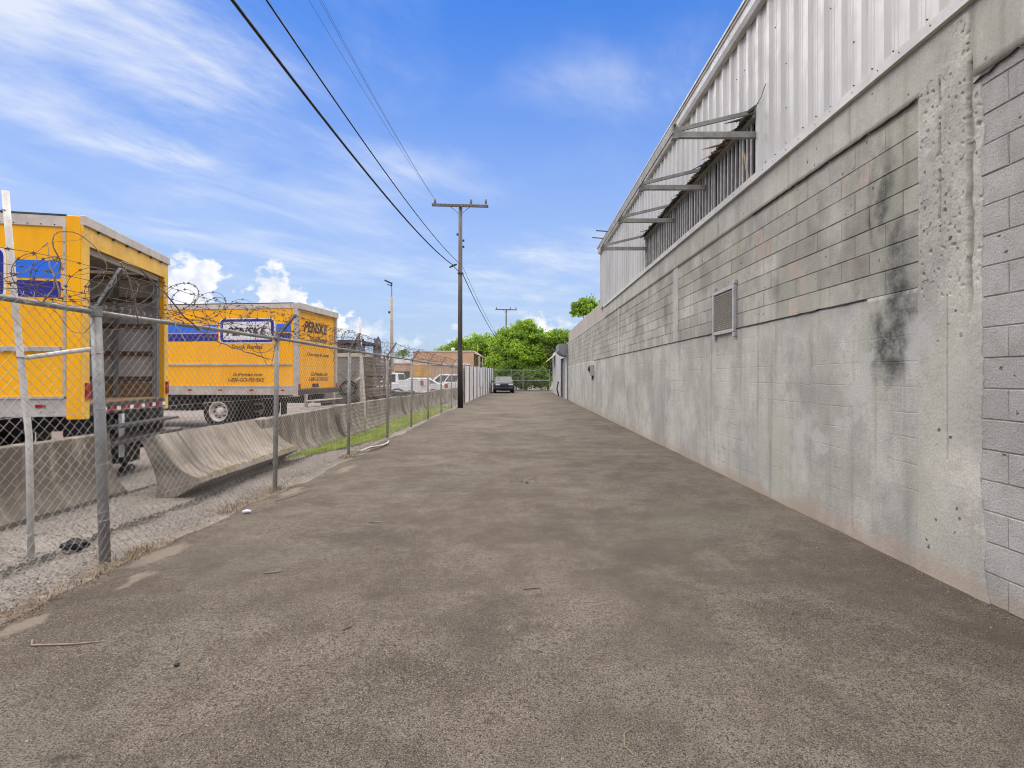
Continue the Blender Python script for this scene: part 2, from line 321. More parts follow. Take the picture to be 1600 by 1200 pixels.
def asphalt():
    m, t, b = newmat('asphalt')
    p = pos(t)
    big = t.noise(p, .42, 9, .72); mid = t.noise(t.vmath('ADD', p, (4, 9, 0)), 2.2, 8, .78); sml = t.noise(t.vmath('ADD', p, (1, 5, 0)), 11, 6, .78)
    fine = t.noise(p, 105, 4, .75); med = t.noise(p, 34, 5, .75)
    c = t.mix(t.ramp(t.math('ADD', t.math('MULTIPLY', big, .5), t.math('MULTIPLY', mid, .5)), .40, .62), (.098, .0855, .073), (.205, .187, .162))
    c = t.mix(t.math('MULTIPLY', t.ramp(t.noise(t.vmath('ADD', p, (31, 7, 0)), .5, 6, .7), .5, .68), .55), c, (.165, .166, .140))
    c = t.mix(t.math('MULTIPLY', t.ramp(sml, .50, .70), .55), c, (.070, .062, .052))
    c = t.mix(t.math('MULTIPLY', t.ramp(med, .52, .62), t.math('MULTIPLY_ADD', t.ramp(mid, .4, .6), .45, .40)), c, (.042, .037, .032))
    c = t.mix(t.math('MULTIPLY', t.ramp(fine, .49, .58), .85), c, (.028, .025, .022))
    c = t.mix(t.math('MULTIPLY', t.ramp(t.noise(p, 150, 2, .6), .56, .66), .5), c, (.40, .365, .31))
    dk = t.ramp(t.noise(t.vmath('ADD', p, (2, 40, 0)), 3.1, 7, .78), .60, .70)
    c = t.mix(t.math('MULTIPLY', dk, .7), c, (.042, .038, .033))
    c = t.mix(t.math('MULTIPLY', t.ramp(t.noise(t.vmath('ADD', p, (13, 21, 0)), .8, 8, .74), .54, .64), .42), c, (.068, .060, .052))
    # old pale concrete smears at the fence edge
    x, y, z = t.sep(p)
    pw = t.vmath('ADD', t.comb(x, y, 0.0), t.vmath('MULTIPLY', t.vmath('SUBTRACT', t.noisec(p, 6, 5), (.5, .5, .5)), (.25, .35, 0)))
    sm = t.blobs(pw, [(-3.05, 4.45, .17, .42, 1), (-3.02, 3.2, .12, .22, 1), (-2.85, 3.9, .12, .3, .6), (-3.0, 6.9, .16, .5, .8), (-2.85, 8.6, .2, .8, .6)])
    c = t.mix(t.math('MULTIPLY', t.ramp(sm, .15, .5), .6), c, (.26, .24, .205))
    c = t.vmath('MULTIPLY', c, (1.10, 1.005, .895))
    t.put(b.inputs['Base Color'], c); b.inputs['Roughness'].default_value = .93; b.inputs['Specular IOR Level'].default_value = .15
    h = t.math('ADD', t.math('ADD', t.math('MULTIPLY', fine, .5), t.math('MULTIPLY', med, .8)), t.math('MULTIPLY', sml, 1.2))
    bump(t, b, h, 1.0, .014)
asphalt()
def gravelmat():
    m, t, b = newmat('gravel')
    p = pos(t)
    v = t.voro(t.vmath('ADD', p, t.vmath('MULTIPLY', t.noisec(p, 30, 2), (.02, .02, 0))), 42)
    c = t.mix(t.ramp(t.noise(p, .9, 5), .35, .65), (.30, .262, .215), (.20, .17, .14))
    c = t.mix(.55, c, v[1], 'MULTIPLY') if False else c
    c = t.mix(t.math('MULTIPLY', t.ramp(t.noise(p, 55, 3, .7), .48, .66), .7), c, (.085, .072, .06))
    c = t.mix(t.math('MULTIPLY', t.ramp(t.noise(t.vmath('ADD', p, (5, 5, 0)), 48, 2, .6), .58, .70), .8), c, (.52, .48, .42))
    c = t.mix(t.math('MULTIPLY', t.ramp(t.noise(p, 2.6, 5, .7), .56, .68), .5), c, (.11, .10, .085))
    t.put(b.inputs['Base Color'], c); b.inputs['Roughness'].default_value = .95
    bump(t, b, t.math('ADD', v[0], t.noise(p, 50, 4)), .9, .02)
gravelmat()
simple('yard', (.20, .165, .135), .95, 0, (.115, .098, .082), .8, .8, .5, 40)
simple('grassdirt', (.16, .21, .035), .95, 0, (.16, .13, .07), 2.0, .7, .4, 30)
simple('soil', (.20, .165, .125), .95, 0, (.12, .10, .075), .8, .8, .5, 30)
def barriermat(name, amt):
    m, t, b = newmat(name)
    p = pos(t)
    c = t.mix(t.ramp(t.noise(p, 1.4, 6, .6), .35, .65), (.335, .285, .222), (.20, .167, .128))
    c = t.mix(t.math('MULTIPLY', t.ramp(t.noise(t.scale(p, (0, 3.0, .45)), 2.0, 6, .70), .58-.16*amt, .70-.1*amt), .85), c, (.085, .072, .055))
    c = t.mix(t.math('MULTIPLY', t.ramp(t.noise(p, 4.5, 6, .7), .60-.12*amt, .72-.1*amt), .6), c, (.12, .10, .075))
    c = t.mix(t.math('MULTIPLY', t.ramp(t.noise(p, 70, 3), .5, .7), .35), c, (.14, .12, .10))
    t.put(b.inputs['Base Color'], c); b.inputs['Roughness'].default_value = .93
    bump(t, b, t.noise(p, 45, 5, .65), .5, .012)
barriermat('barrier', .5); barriermat('barrier_stained', 1.1); barriermat('barrier_black', 1.6)
simple('dark_debris', (.06, .052, .043), .95, 0, (.10, .085, .065), 9, .7)
simple('pebble_dark', (.13, .112, .093), .9, 0, (.07, .06, .05), 30, .9)
simple('moss', (.34, .25, .05), .95, 0, (.22, .17, .07), 8, .7, .4, 50)

# ------------------------------------------------------------------ mesh helpers
class MB:
    def __init__(s): s.v = []; s.f = []
    def add(s, vs_, fs):
        b = len(s.v); s.v += [tuple(v) for v in vs_]; s.f += [tuple(b+i for i in f) for f in fs]; return s
    def box(s, x0, x1, y0, y1, z0, z1, mtx=None):
        vs_ = [Vector(q) for q in ((x0,y0,z0),(x1,y0,z0),(x1,y1,z0),(x0,y1,z0),(x0,y0,z1),(x1,y0,z1),(x1,y1,z1),(x0,y1,z1))]
        if mtx: vs_ = [mtx @ q for q in vs_]
        return s.add(vs_, [(0,3,2,1),(4,5,6,7),(0,1,5,4),(1,2,6,5),(2,3,7,6),(3,0,4,7)])
    def bar(s, a, b, w, h, up=(0,0,1)):
        """rectangular bar between two points"""
        a = Vector(a); b = Vector(b); d = (b-a).normalized(); u = Vector(up)
        if abs(d.dot(u)) > .97: u = Vector((0, 1, 0))
        sd = d.cross(u).normalized(); u = sd.cross(d).normalized()
        vs_ = []
        for q in (a, b):
            for i, j in ((-1,-1),(1,-1),(1,1),(-1,1)): vs_.append(q + sd*(i*w/2) + u*(j*h/2))
        return s.add(vs_, [(0,1,2,3),(7,6,5,4),(0,4,5,1),(1,5,6,2),(2,6,7,3),(3,7,4,0)])
    def tube(s, pts, r, n=6, cap=True):
        pts = [Vector(q) for q in pts]; m = len(pts)
        rs = r if isinstance(r, (list, tuple)) else [r]*m
        vs_ = []; fs = []
        prev = None
        for i, q in enumerate(pts):
            d = (pts[min(i+1, m-1)] - pts[max(i-1, 0)])
            d = d.normalized() if d.length > 1e-9 else Vector((0, 0, 1))
            if prev is None:
                u = Vector((0, 0, 1)) if abs(d.z) < .9 else Vector((1, 0, 0))
            else: u = prev
            u = (u - d*u.dot(d)); u = u.normalized() if u.length > 1e-6 else d.orthogonal().normalized()
            prev = u; sd = d.cross(u)
            for k in range(n):
                a = 2*math.pi*k/n
                vs_.append(q + (u*math.cos(a) + sd*math.sin(a))*rs[i])
        for i in range(m-1):
            for k in range(n):
                fs.append((i*n+k, i*n+(k+1) % n, (i+1)*n+(k+1) % n, (i+1)*n+k))
        if cap:
            fs.append(tuple(range(n-1, -1, -1))); fs.append(tuple((m-1)*n+k for k in range(n)))
        return s.add(vs_, fs)
    def prism(s, prof, fn0, fn1):
        """profile of 2-D points swept from fn0(p) to fn1(p)"""
        n = len(prof)
        vs_ = [fn0(p) for p in prof] + [fn1(p) for p in prof]
        fs = [(i, (i+1) % n, n+(i+1) % n, n+i) for i in range(n)]
        fs += [tuple(range(n-1, -1, -1)), tuple(range(n, 2*n))]
        return s.add(vs_, fs)
    def mesh(s, name, mat=None, smooth=False):
        me = bpy.data.meshes.new(name); me.from_pydata(s.v, [], s.f); me.update()
        if mat: me.materials.append(M[mat])
        bm = bmesh.new(); bm.from_mesh(me); bmesh.ops.recalc_face_normals(bm, faces=bm.faces); bm.to_mesh(me); bm.free()
        if smooth:
            for p in me.polygons: p.use_smooth = True
        return me
    def build(s, name, mat, parent=None, smooth=False, bevel=0.0):
        return link(name, s.mesh(name, mat, smooth), parent, bevel)
def link(name, me, parent=None, bevel=0.0):
    o = bpy.data.objects.new(name, me); col.objects.link(o)
    if parent: o.parent = parent
    if bevel:
        md = o.modifiers.new('bevel', 'BEVEL'); md.width = bevel; md.segments = 2; md.limit_method = 'ANGLE'; md.angle_limit = R(40)
    return o
def empty(name, loc=(0,0,0), rz=0.0):
    o = bpy.data.objects.new(name, None); o.empty_display_size = .2; col.objects.link(o)
    o.location = loc; o.rotation_euler = (0, 0, rz); return o
def tag(o, label, cat, group=None):
    o['label'] = label; o['category'] = cat
    if group: o['group'] = group
    return o
def struct(o): o['kind'] = 'structure'; return o
def stuff(o): o['kind'] = 'stuff'; return o
def nz(x, y, z=0.0): return mnoise.noise(Vector((x, y, z)))
def cut_mesh(o):  # new mesh from evaluated object
    dg = bpy.context.evaluated_depsgraph_get(); return bpy.data.meshes.new_from_object(o.evaluated_get(dg))
def lettering(body, mat, parent, origin, xdir, zdir, width, height, shear=0.25, bold=0.018, name='lettering', depth=.003):
    """flat letters: origin = lower left corner of the word, width x height"""
    cu = bpy.data.curves.new(name, 'FONT'); cu.body = body; cu.size = 1.0; cu.shear = shear; cu.offset = bold; cu.extrude = .002; cu.resolution_u = 3
    to = bpy.data.objects.new(name, cu); col.objects.link(to)
    bpy.context.view_layer.update()
    me = cut_mesh(to); bpy.data.objects.remove(to)
    xs = [v.co.x for v in me.vertices]; ys = [v.co.y for v in me.vertices]
    x0, x1, y0, y1 = min(xs), max(xs), min(ys), max(ys)
    X = Vector(xdir).normalized(); Z = Vector(zdir).normalized(); N = X.cross(Z)
    for v in me.vertices:
        a = (v.co.x-x0)/(x1-x0)*width; b_ = (v.co.y-y0)/(y1-y0)*height
        n_ = v.co.z/.004*depth
        v.co = Vector(origin) + X*a + Z*b_ + N*n_
    me.materials.clear(); me.materials.append(M[mat]); me.update()
    return link(name, me, parent)
def rrect(x0, x1, z0, z1, r, n=5):
    pts = []
    for cx, cz, a0 in ((x1-r, z1-r, 0), (x0+r, z1-r, 90), (x0+r, z0+r, 180), (x1-r, z0+r, 270)):
        for k in range(n+1):
            a = R(a0+90*k/n); pts.append((cx+r*math.cos(a), cz+r*math.sin(a)))
    return pts

#SECTION2
# ------------------------------------------------------------------ ground
mb = MB(); mb.add([(-900,-600,-.05),(900,-600,-.05),(900,1400,-.05),(-900,1400,-.05)], [(0,1,2,3)])
struct(mb.build('ground', 'soil'))
mb = MB(); mb.add([(-70,-12,-.02),(-5.0,-12,-.02),(-5.0,90,-.02),(-70,90,-.02)], [(0,1,2,3)])
struct(mb.build('yard_pavement', 'yard'))
def edge_x(y): return -3.22 + .10*nz(y*.9, 3.3) + .05*nz(y*3.1, 9.1) + (.10 if 2.2 < y < 3.4 else 0)*math.sin((y-2.2)/1.2*math.pi)
mb = MB(); NY = 420; NX = 14
rows = []
for j in range(NY+1):
    y = -8 + 66*(j/NY)
    e = edge_x(y)
    for i in range(NX+1):
        f = i/NX
        x = e + (3.16-e)*f
        z = .006*nz(x*.5, y*.5, 2) + (-.012 if i == 0 else 0)
        mb.v.append((x, y, z))
for j in range(NY):
    for i in range(NX):
        a = j*(NX+1)+i; mb.f.append((a, a+1, a+NX+2, a+NX+1))
struct(mb.build('alley_pavement', 'asphalt', smooth=True))
mb = MB(); NY = 300; NX = 20
for j in range(NY+1):
    y = -8 + 62*(j/NY)
    for i in range(NX+1):
        x = -5.9 + 2.9*i/NX
        z = -.004 + .022*nz(x*1.8, y*1.8, 5) + .012*nz(x*6, y*6, 1) + .03*max(0, -3.5-x)/2
        rut = math.exp(-((x+4.02-.03*y+.1*nz(y*.6, 1))/.12)**2)*.03 if y < 14 else 0
        if x > -3.35: z = min(z, -.012)
        mb.v.append((x, y, z-rut))
for j in range(NY):
    for i in range(NX):
        a = j*(NX+1)+i; mb.f.append((a, a+1, a+NX+2, a+NX+1))
struct(mb.build('gravel_verge', 'gravel', smooth=True))

def rock(mb, x, y, z, s, rng):
    a = rng.uniform(0, 6.28); vs_ = []
    for k in range(5):
        q = a + k*1.2566 + rng.uniform(-.3, .3); vs_.append((x+math.cos(q)*s*rng.uniform(.7, 1.1), y+math.sin(q)*s*rng.uniform(.7, 1.1), z))
    top = (x+rng.uniform(-.3, .3)*s, y+rng.uniform(-.3, .3)*s, z+s*rng.uniform(.5, .9)); bot = (x, y, z-s*.5)
    vs_ += [top, bot]
    mb.add(vs_, [(k, (k+1) % 5, 5) for k in range(5)] + [((k+1) % 5, k, 6) for k in range(5)])
rng = random.Random(11)
mb = MB()
for k in range(13000):
    y = 2.2 + 11*rng.random()**1.5
    x = rng.uniform(-5.3, -3.28)
    if nz(x*2, y*2, 8) < -.25 and rng.random() < .7: continue
    rock(mb, x, y, .005 + .03*max(0, -3.5-x)/2, rng.uniform(.004, .012), rng)
md = MB()
for k in range(7000):
    y = 2.2 + 10*rng.random()**1.4; x = rng.uniform(-5.3, -3.28)
    rock(md, x, y, .004 + .03*max(0, -3.5-x)/2, rng.uniform(.004, .010), rng)
stuff(tag(md.build('gravel_stones', 'pebble_dark'), 'darker gravel grains mixed among the pale gravel stones', 'gravel'))
md = MB()
for k in range(2600):
    y = rng.uniform(3.2, 12.5); x0 = -3.92 + .10*nz(y*.7, 2) - .012*(y-4)
    rock(md, x0+rng.gauss(0, .035), y, .012, rng.uniform(.006, .017), rng)
    if k % 3 == 0:
        y = rng.uniform(2.4, 7.2); rock(md, -4.98+rng.gauss(0, .03), y, .03, rng.uniform(.006, .015), rng)
stuff(tag(md.build('debris_lines', 'dark_debris'), 'dark lines of soil and debris running along the gravel verge', 'debris'))
stuff(tag(mb.build('gravel_stones', 'pebble'), 'loose pale gravel stones strewn between the wire fence and barriers', 'gravel'))
mb = MB()
for k in range(200):
    y = 1.2 + 12*rng.random()**1.6; x = rng.uniform(-3.1, 3.05)
    if rng.random() < .35: x = 3.05 - abs(rng.gauss(0, .25))
    rock(mb, x, y, .002, rng.uniform(.002, .0055), rng)
stuff(tag(mb.build('pebbles', 'pebble_white'), 'tiny pale pebbles and grit scattered over the asphalt', 'pebbles'))

def blades(mb, x, y, z, n, h, spread, rng, wd=.004, lean=.6):
    for k in range(n):
        px = x + rng.gauss(0, spread); py = y + rng.gauss(0, spread)
        a = rng.uniform(0, 6.28); hh = h*rng.uniform(.4, 1.1); l = hh*rng.uniform(.1, lean)
        dx_, dy_ = math.cos(a), math.sin(a); sx, sy = -dy_*wd, dx_*wd
        mb.add([(px-sx, py-sy, z-.01), (px+sx, py+sy, z-.01), (px+dx_*l*.4+sx*.7, py+dy_*l*.4+sy*.7, z+hh*.6), (px+dx_*l*.4-sx*.7, py+dy_*l*.4-sy*.7, z+hh*.6), (px+dx_*l, py+dy_*l, z+hh)],
               [(0,1,2,3), (3,2,4)])
mb = MB()
for k in range(1300):
    y = 1.6 + 10*rng.random()**1.3
    if nz(y*1.3, 4.4) < -.10 and rng.random() < .8: continue
    x = edge_x(y) - abs(rng.gauss(0, .13)) + .05*rng.random()
    blades(mb, x, y, -.005, 5, .022, .045, rng, .0028, 4.5)
for cy in (7.05, 5.9, 4.5, 9.8):
    for k in range(14): blades(mb, edge_x(cy)-.03+rng.gauss(0,.05), cy+rng.gauss(0,.14), 0, 4, .075, .03, rng, .003, 1.8)
for k in range(140):
    y = rng.uniform(2.2, 6.5); x = 3.075 - abs(rng.gauss(0, .05)); blades(mb, x, y, 0, 2, .012, .02, rng, .0025, 3)
stuff(tag(mb.build('dry_grass', 'straw'), 'dry straw coloured grass and litter along the asphalt edge', 'dry grass'))
mb = MB()
for k in range(15000):
    y = 9.6 + 17*rng.random(); x = rng.uniform(-4.5, -3.42)
    t_ = min(1, max(0, (y-9.6)/3.0))
    if x > -4.15 + .80*t_ + .10*nz(y*1.2, 6): continue
    if nz(x*1.5, y*.8, 3) < -.32: continue
    blades(mb, x, y, .005, 3, .085, .035, rng, .006, .9)
for k in range(120): blades(mb, -8.0+rng.gauss(0,.3), 13.2+rng.gauss(0,.12), 0, 3, .16, .05, rng, .008, .8)
stuff(tag(mb.build('grass_strip', 'grass'), 'bright green grass strip between wire fence and concrete barriers', 'grass'))
mb = MB(); mb.add([(-4.6, 9.9, .012), (-4.3, 9.4, .012), (-4.05, 9.9, .012), (-3.62, 11.6, .012), (-3.45, 13, .012), (-3.42, 26.6, .012), (-4.6, 26.6, .012)], [tuple(range(7))])
struct(mb.build('grass_ground', 'grassdirt'))

# ------------------------------------------------------------------ warehouse on the right
WX = 3.10
wh = tag(empty('warehouse', (WX, 10, 0)), 'grey concrete block warehouse with ribbed metal siding above', 'warehouse')
wh.location = (0, 0, 0)
# solid body behind the faces
mb = MB(); mb.box(WX+.10, 16, 1.0, 19.25, -.05, 6.2); mb.box(WX+.10, 16, 19.25, 34.0, -.05, 4.3)
mb.build('building_core', 'opening_dark', wh)
backing = MB(); backing.box(WX+.0085, WX+.11, 1.0, 34.0, -.04, 3.66)
wall = backing.build('block_wall', 'mortar', wh)
CH, CL, J = .2032, .4064, .007
def block_mesh(L, mat, rough, seed):
    """one block: chamfered face towards -X, origin at the lower corner"""
    mb = MB(); rg = random.Random(seed)
    y0, y1, z0, z1 = .0014, L-.0014, J/2, CH-J/2
    c = .004
    ny, nz_ = 4, 2
    j_ = lambda a: rg.uniform(-a, a)
    face = []
    for k in range(nz_+1):
        for i in range(ny+1):
            face.append((j_(.0022 if rough else .0012), y0+c+(y1-y0-2*c)*i/ny + j_(.001), z0+c+(z1-z0-2*c)*k/nz_ + j_(.001)))
    fs = []
    for k in range(nz_):
        for i in range(ny):
            a = k*(ny+1)+i; fs.append((a, a+1, a+ny+2, a+ny+1))
    n0 = len(face)
    ring_i = [i for i in range(ny+1)] + [ny, ny][:0] + [k*(ny+1)+ny for k in range(1, nz_+1)] + [nz_*(ny+1)+i for i in range(ny-1, -1, -1)] + [k*(ny+1) for k in range(nz_-1, 0, -1)]
    outer = []
    for idx in ring_i:
        v = face[idx]; yy = y0 if abs(v[1]-y0-c) < .003 else (y1 if abs(v[1]-y1+c) < .003 else v[1]); zz = z0 if abs(v[2]-z0-c) < .003 else (z1 if abs(v[2]-z1+c) < .003 else v[2])
        outer.append((yy, zz))
    vs_ = face + [(.005, a, b_) for a, b_ in outer] + [(.03, a, b_) for a, b_ in outer]
    n = len(ring_i)
    for k in range(n):
        k2 = (k+1) % n
        fs.append((ring_i[k], ring_i[k2], n0+k2, n0+k)); fs.append((n0+k, n0+k2, n0+n+k2, n0+n+k))
    mb.add(vs_, fs)
    return mb.mesh('concrete_block', mat)
cache = {}
def get_block(L, mat, rough, var):
    key = (round(L, 3), mat, var)
    if key not in cache: cache[key] = block_mesh(L, mat, rough, hash(key) % 1000 if False else int(L*1000)+var)
    return cache[key]
rng = random.Random(5)
far = MB(); nblk = 0
def lay(y0, y1, z0, ncourse, mat, rough, single):
    global nblk
    for c in range(ncourse):
        y = y0 - (CL/2 if c % 2 else 0)
        while y < y1-.02:
            a = max(y, y0); b_ = min(y+CL, y1); L = b_-a
            if L > .05:
                xo = WX + rng.uniform(-.0025, .0025)
                if single and nblk < 300:
                    o = link('concrete_block', get_block(L, mat, rough, rng.randrange(3)), wall)
                    o.location = (xo, a, z0+c*CH); nblk += 1
                else:
                    me = get_block(L, mat, rough, 0)
                    far.add([(v.co.x+xo, v.co.y+a, v.co.z+z0+c*CH) for v in me.vertices], [tuple(p.vertices) for p in me.polygons])
            y += CL
lay(1.3, 3.58, 0.0, 18, 'block_rough', True, True)
lay(4.05, 10.30, 2.195, 7, 'block', False, True)
lay(10.62, 16.45, 2.195, 7, 'block', False, True)
lay(16.62, 22.80, 2.195, 7, 'block', False, True)
lay(22.98, 28.3, 2.195, 7, 'block', False, True)
lay(28.45, 34.0, 2.195, 7, 'block', False, True)
stuff(far.build('concrete_blocks_far', 'block', wall))
# tie columns
for a, b_ in ((10.30, 10.62), (16.45, 16.62), (22.80, 22.98), (28.3, 28.45)):
    mb = MB(); mb.box(WX-.006, WX+.05, a, b_, 2.195, 3.66); mb.build('tie_column', 'beam', wh, bevel=.004)
# parged lower wall as an uneven sheet with thickness
def sheet(y0, y1, z0, z1, ny, nz_, xf):
    mb = MB()
    for k in range(nz_+1):
        for i in range(ny+1):
            y = y0+(y1-y0)*i/ny; z = z0+(z1-z0)*k/nz_; mb.v.append((xf(y, z), y, z))
    for k in range(nz_):
        for i in range(ny):
            a = k*(ny+1)+i; mb.f.append((a, a+1, a+ny+2, a+ny+1))
    # edges going back
    ring = [i for i in range(ny+1)] + [k*(ny+1)+ny for k in range(1, nz_+1)] + [nz_*(ny+1)+i for i in range(ny-1, -1, -1)] + [k*(ny+1) for k in range(nz_-1, 0, -1)]
    b0 = len(mb.v)
    for r_ in ring: v = mb.v[r_]; mb.v.append((WX+.06, v[1], v[2]))
    n = len(ring)
    for k in range(n): mb.f.append((ring[k], ring[(k+1) % n], b0+(k+1) % n, b0+k))
    return mb
sheet(3.9, 34.0, -.03, 2.193, 520, 56, lambda y, z: WX-.005 + .0035*nz(y*1.3, z*1.3, 4) + .0025*nz(y*5, z*5, 1) + .006*max(0, 1-z/.15)*nz(y*3, 2)).build('parged_wall', 'parge', wh, smooth=True)
# bond beam over the blocks, in pours
ys = [1.0, 3.58, 4.92, 6.05, 8.2, 10.4, 13.2, 16.4, 19.25]
for a, b_ in zip(ys, ys[1:]):
    off = rng.uniform(-.004, .003)
    sheet(a+.002, b_-.002, 3.545 if b_ < 3.6 else 3.662, 4.075, max(4, int((b_-a)*20)), 8, lambda y, z, off=off: WX-.008+off+.004*nz(y*3, z*3, 2)).build('bond_beam', 'beam', wh, smooth=True)
# rough pilaster
def px_(y, z):
    up = min(1, max(0, (z-1.85)/.4)); lo = .25+.75*up
    rough = .006*nz(y*5, z*3, 3) + .0035*nz(y*22, z*14, 7) + .003*nz(y*70, z*60, 2) + .002*nz(y*150, z*130, 5)
    hole = max(0, nz(y*30, z*26, 11)-.38)*.07*up
    edge = min((y-3.52)/.05, (4.09-y)/.03, 1)
    yc = 3.60+.025*nz(1, z*1.7)+.014*nz(5, z*9)+.006*nz(8, z*30)
    groove = .055*math.exp(-((y-yc)/(.010+.010*abs(nz(3, z*6))))**2)*up*(1 if nz(2, z*4) > -.45 else .3)
    y2 = 3.865+.012*nz(4, z*2)+.006*nz(6, z*12)
    groove += .025*math.exp(-((y-y2)/.007)**2)*(1 if (z > 2.6 and nz(7, z*3) > -.1) else 0)
    y3 = 3.80+.012*nz(9, z*2.5)+.004*nz(6, z*14)
    groove += .016*math.exp(-((y-y3)/.005)**2)*(1 if (.9 < z < 2.1 and nz(17, z*4) > -.25) else 0)
    lip = .016*max(0, min(1, (y-yc)/.01))*math.exp(-max(0, y-yc)/.09)*up
    return WX - .010 - lip + rough*lo + hole + groove + (1-max(0, edge))*.008
mb = sheet(3.52, 4.09, -.03, 4.02, 110, 500, px_)
mb.v = [(x, y + (.035*nz(z*3, 1)+.014*nz(z*11, 4)+.006*nz(z*30, 2))*max(0, min(1, (3.62-y)/.1)) + max(0, .6-z)*.10*(-1 if y < 3.75 else .5)*(abs(y-3.8)/.3), z) for x, y, z in mb.v]
mb.build('pilaster', 'pilaster', wh, smooth=True)
# cracks
def crack(pts, wd, jit, seed, n=14):
    rg = random.Random(seed); P = []
    for (y0, z0), (y1, z1) in zip(pts, pts[1:]):
        L = math.hypot(y1-y0, z1-z0); m = max(2, int(L*n))
        for k in range(m): P.append((y0+(y1-y0)*k/m + rg.gauss(0, jit)*(.3), z0+(z1-z0)*k/m + rg.gauss(0, jit)))
    P.append(pts[-1]); mb = MB()
    for i, (y, z) in enumerate(P):
        ww = wd*rg.uniform(.25, 1.2)*(0.3 if i in (0, len(P)-1) else 1)
        a = P[min(i+1, len(P)-1)]; b_ = P[max(i-1, 0)]; d = Vector((a[0]-b_[0], a[1]-b_[1])).normalized()
        mb.v += [(WX-.0225, y-d.y*ww, z+d.x*ww), (WX-.0225, y+d.y*ww, z-d.x*ww), (WX+.02, y+d.y*ww, z-d.x*ww), (WX+.02, y-d.y*ww, z+d.x*ww)]
    for i in range(len(P)-1):
        a = i*4; mb.f += [(a, a+1, a+5, a+4), (a+1, a+2, a+6, a+5), (a+3, a, a+4, a+7)]
    return mb.build('crack', 'crack', wh)
crack([(4.10, 3.66), (4.6, 3.655), (5.2, 3.66), (6.2, 3.66), (7.0, 3.655)], .0020, .004, 1)
crack([(3.56, 3.50), (3.4, 3.54), (3.1, 3.545), (2.6, 3.54), (1.4, 3.54)], .0055, .012, 2, 22)
crack([(4.68, 2.19), (5.2, 2.195), (6.1, 2.195), (7.6, 2.193), (10.3, 2.195), (16.4, 2.195), (22, 2.195)], .0036, .003, 4, 10)
# bits of reinforcement wire sticking out near the pilaster
for y, z, dy_ in ((4.06, 3.31, -.10), (4.06, 2.84, -.11), (4.04, 2.62, -.10), (4.05, 2.23, -.10)):
    mb = MB(); mb.tube([(WX-.004, y, z), (WX-.024, y+dy_*.5, z+.004), (WX-.028, y+dy_, z+.012*nz(z*9, 1))], .0024, 5); mb.build('rebar_stub', 'crack', wh)
# parapet of the lower rear part
mb = MB(); mb.box(WX+.03, WX+.3, 19.28, 34.0, 3.72, 4.40); mb.build('parapet', 'beige', wh, bevel=.01)
mb = MB(); mb.box(WX-.004, WX+.3, 19.26, 34.0, 3.664, 3.72); mb.build('ledge', 'beige', wh, bevel=.006)
# flashing strip and base angle
mb = MB(); mb.prism([(WX-.052, 4.06), (WX+.02, 4.06), (WX+.02, 4.175), (WX-.046, 4.155), (WX-.052, 4.15)], lambda p: (p[0], 1.0, p[1]), lambda p: (p[0], 19.3, p[1])); mb.build('flashing', 'flash', wh)
# ribbed siding panels
PW = .876; O0 = 6.87; O1 = O0+7*PW
def panel_mesh(z0, z1, jag=0, seed=0):
    prof = []
    p3 = PW/3
    for k in range(3):
        b_ = k*p3
        prof += [(b_+.0, 0), (b_+p3*.50, 0), (b_+p3*.60, -.034), (b_+p3*.80, -.034), (b_+p3*.90, 0)]
        # small stiffeners on the flats
        prof[-4:-4] = [(b_+p3*.17, 0), (b_+p3*.19, -.004), (b_+p3*.21, 0), (b_+p3*.31, 0), (b_+p3*.33, -.004), (b_+p3*.35, 0)]
    prof.append((PW, 0))
    mb = MB(); rg = random.Random(seed); n = len(prof); NZ = 5
    for k in range(NZ+1):
        for (y, x) in prof:
            zb = z0 + (rg.uniform(-jag, jag*.3) if (jag and k == 0) else 0)
            mb.v.append((x + .004*nz(y*3, k*1.1, seed), y, zb+(z1-zb)*k/NZ))
    for k in range(NZ):
        for i in range(n-1):
            a = k*n+i; mb.f.append((a, a+1, a+n+1, a+n))
    # thickness
    b0 = len(mb.v); mb.v += [(x+.0015, y, z) for x, y, z in mb.v]
    for k in range(NZ):
        for i in range(n-1):
            a = b0+k*n+i; mb.f.append((a+n, a+n+1, a+1, a))
    for i in range(n-1): mb.f.append((i, b0+i, b0+i+1, i+1))
    return mb.mesh('siding_panel', 'siding')
full = panel_mesh(4.13, 6.24, 0, 1); full2 = panel_mesh(4.13, 6.24, 0, 2)
shorts = [panel_mesh(4.97, 6.24, .05, s_) for s_ in (3, 4, 5)]
yy = O0 - 6*PW; k = 0; screws = MB()
while yy < 19.2:
    inside = O0-.01 <= yy < O1-.01
    me = shorts[k % 3] if inside else (full, full2)[k % 2]
    o = link('siding_panel', me, wh); o.location = (WX-.006, yy, 0)
    for zz_ in (4.21, 4.62, 5.15, 5.75):
        if inside and zz_ < 5: continue
        for q in (.12, .42, .71):
            if zz_ > 4.3 and rng.random() < .62: continue
            sy_, sz_ = yy+q*PW, zz_+rng.uniform(-.02, .02)
            screws.tube([(WX-.004, sy_, sz_), (WX-.016, sy_, sz_)], .0062, 6)
    yy += PW; k += 1
YEND = yy
for q in range(60):
    sy_ = 1.2 + q*.302+rng.uniform(-.05, .05)
    screws.tube([(WX-.03, sy_, 4.112+rng.uniform(-.01, .01)), (WX-.056, sy_, 4.112)], .0055, 6)
stuff(screws.build('screw_heads', 'screw', wh))
mb = MB(); mb.box(WX-.05, WX+.08, YEND-.02, YEND+.06, 4.06, 6.24); mb.build('corner_trim', 'flash', wh)
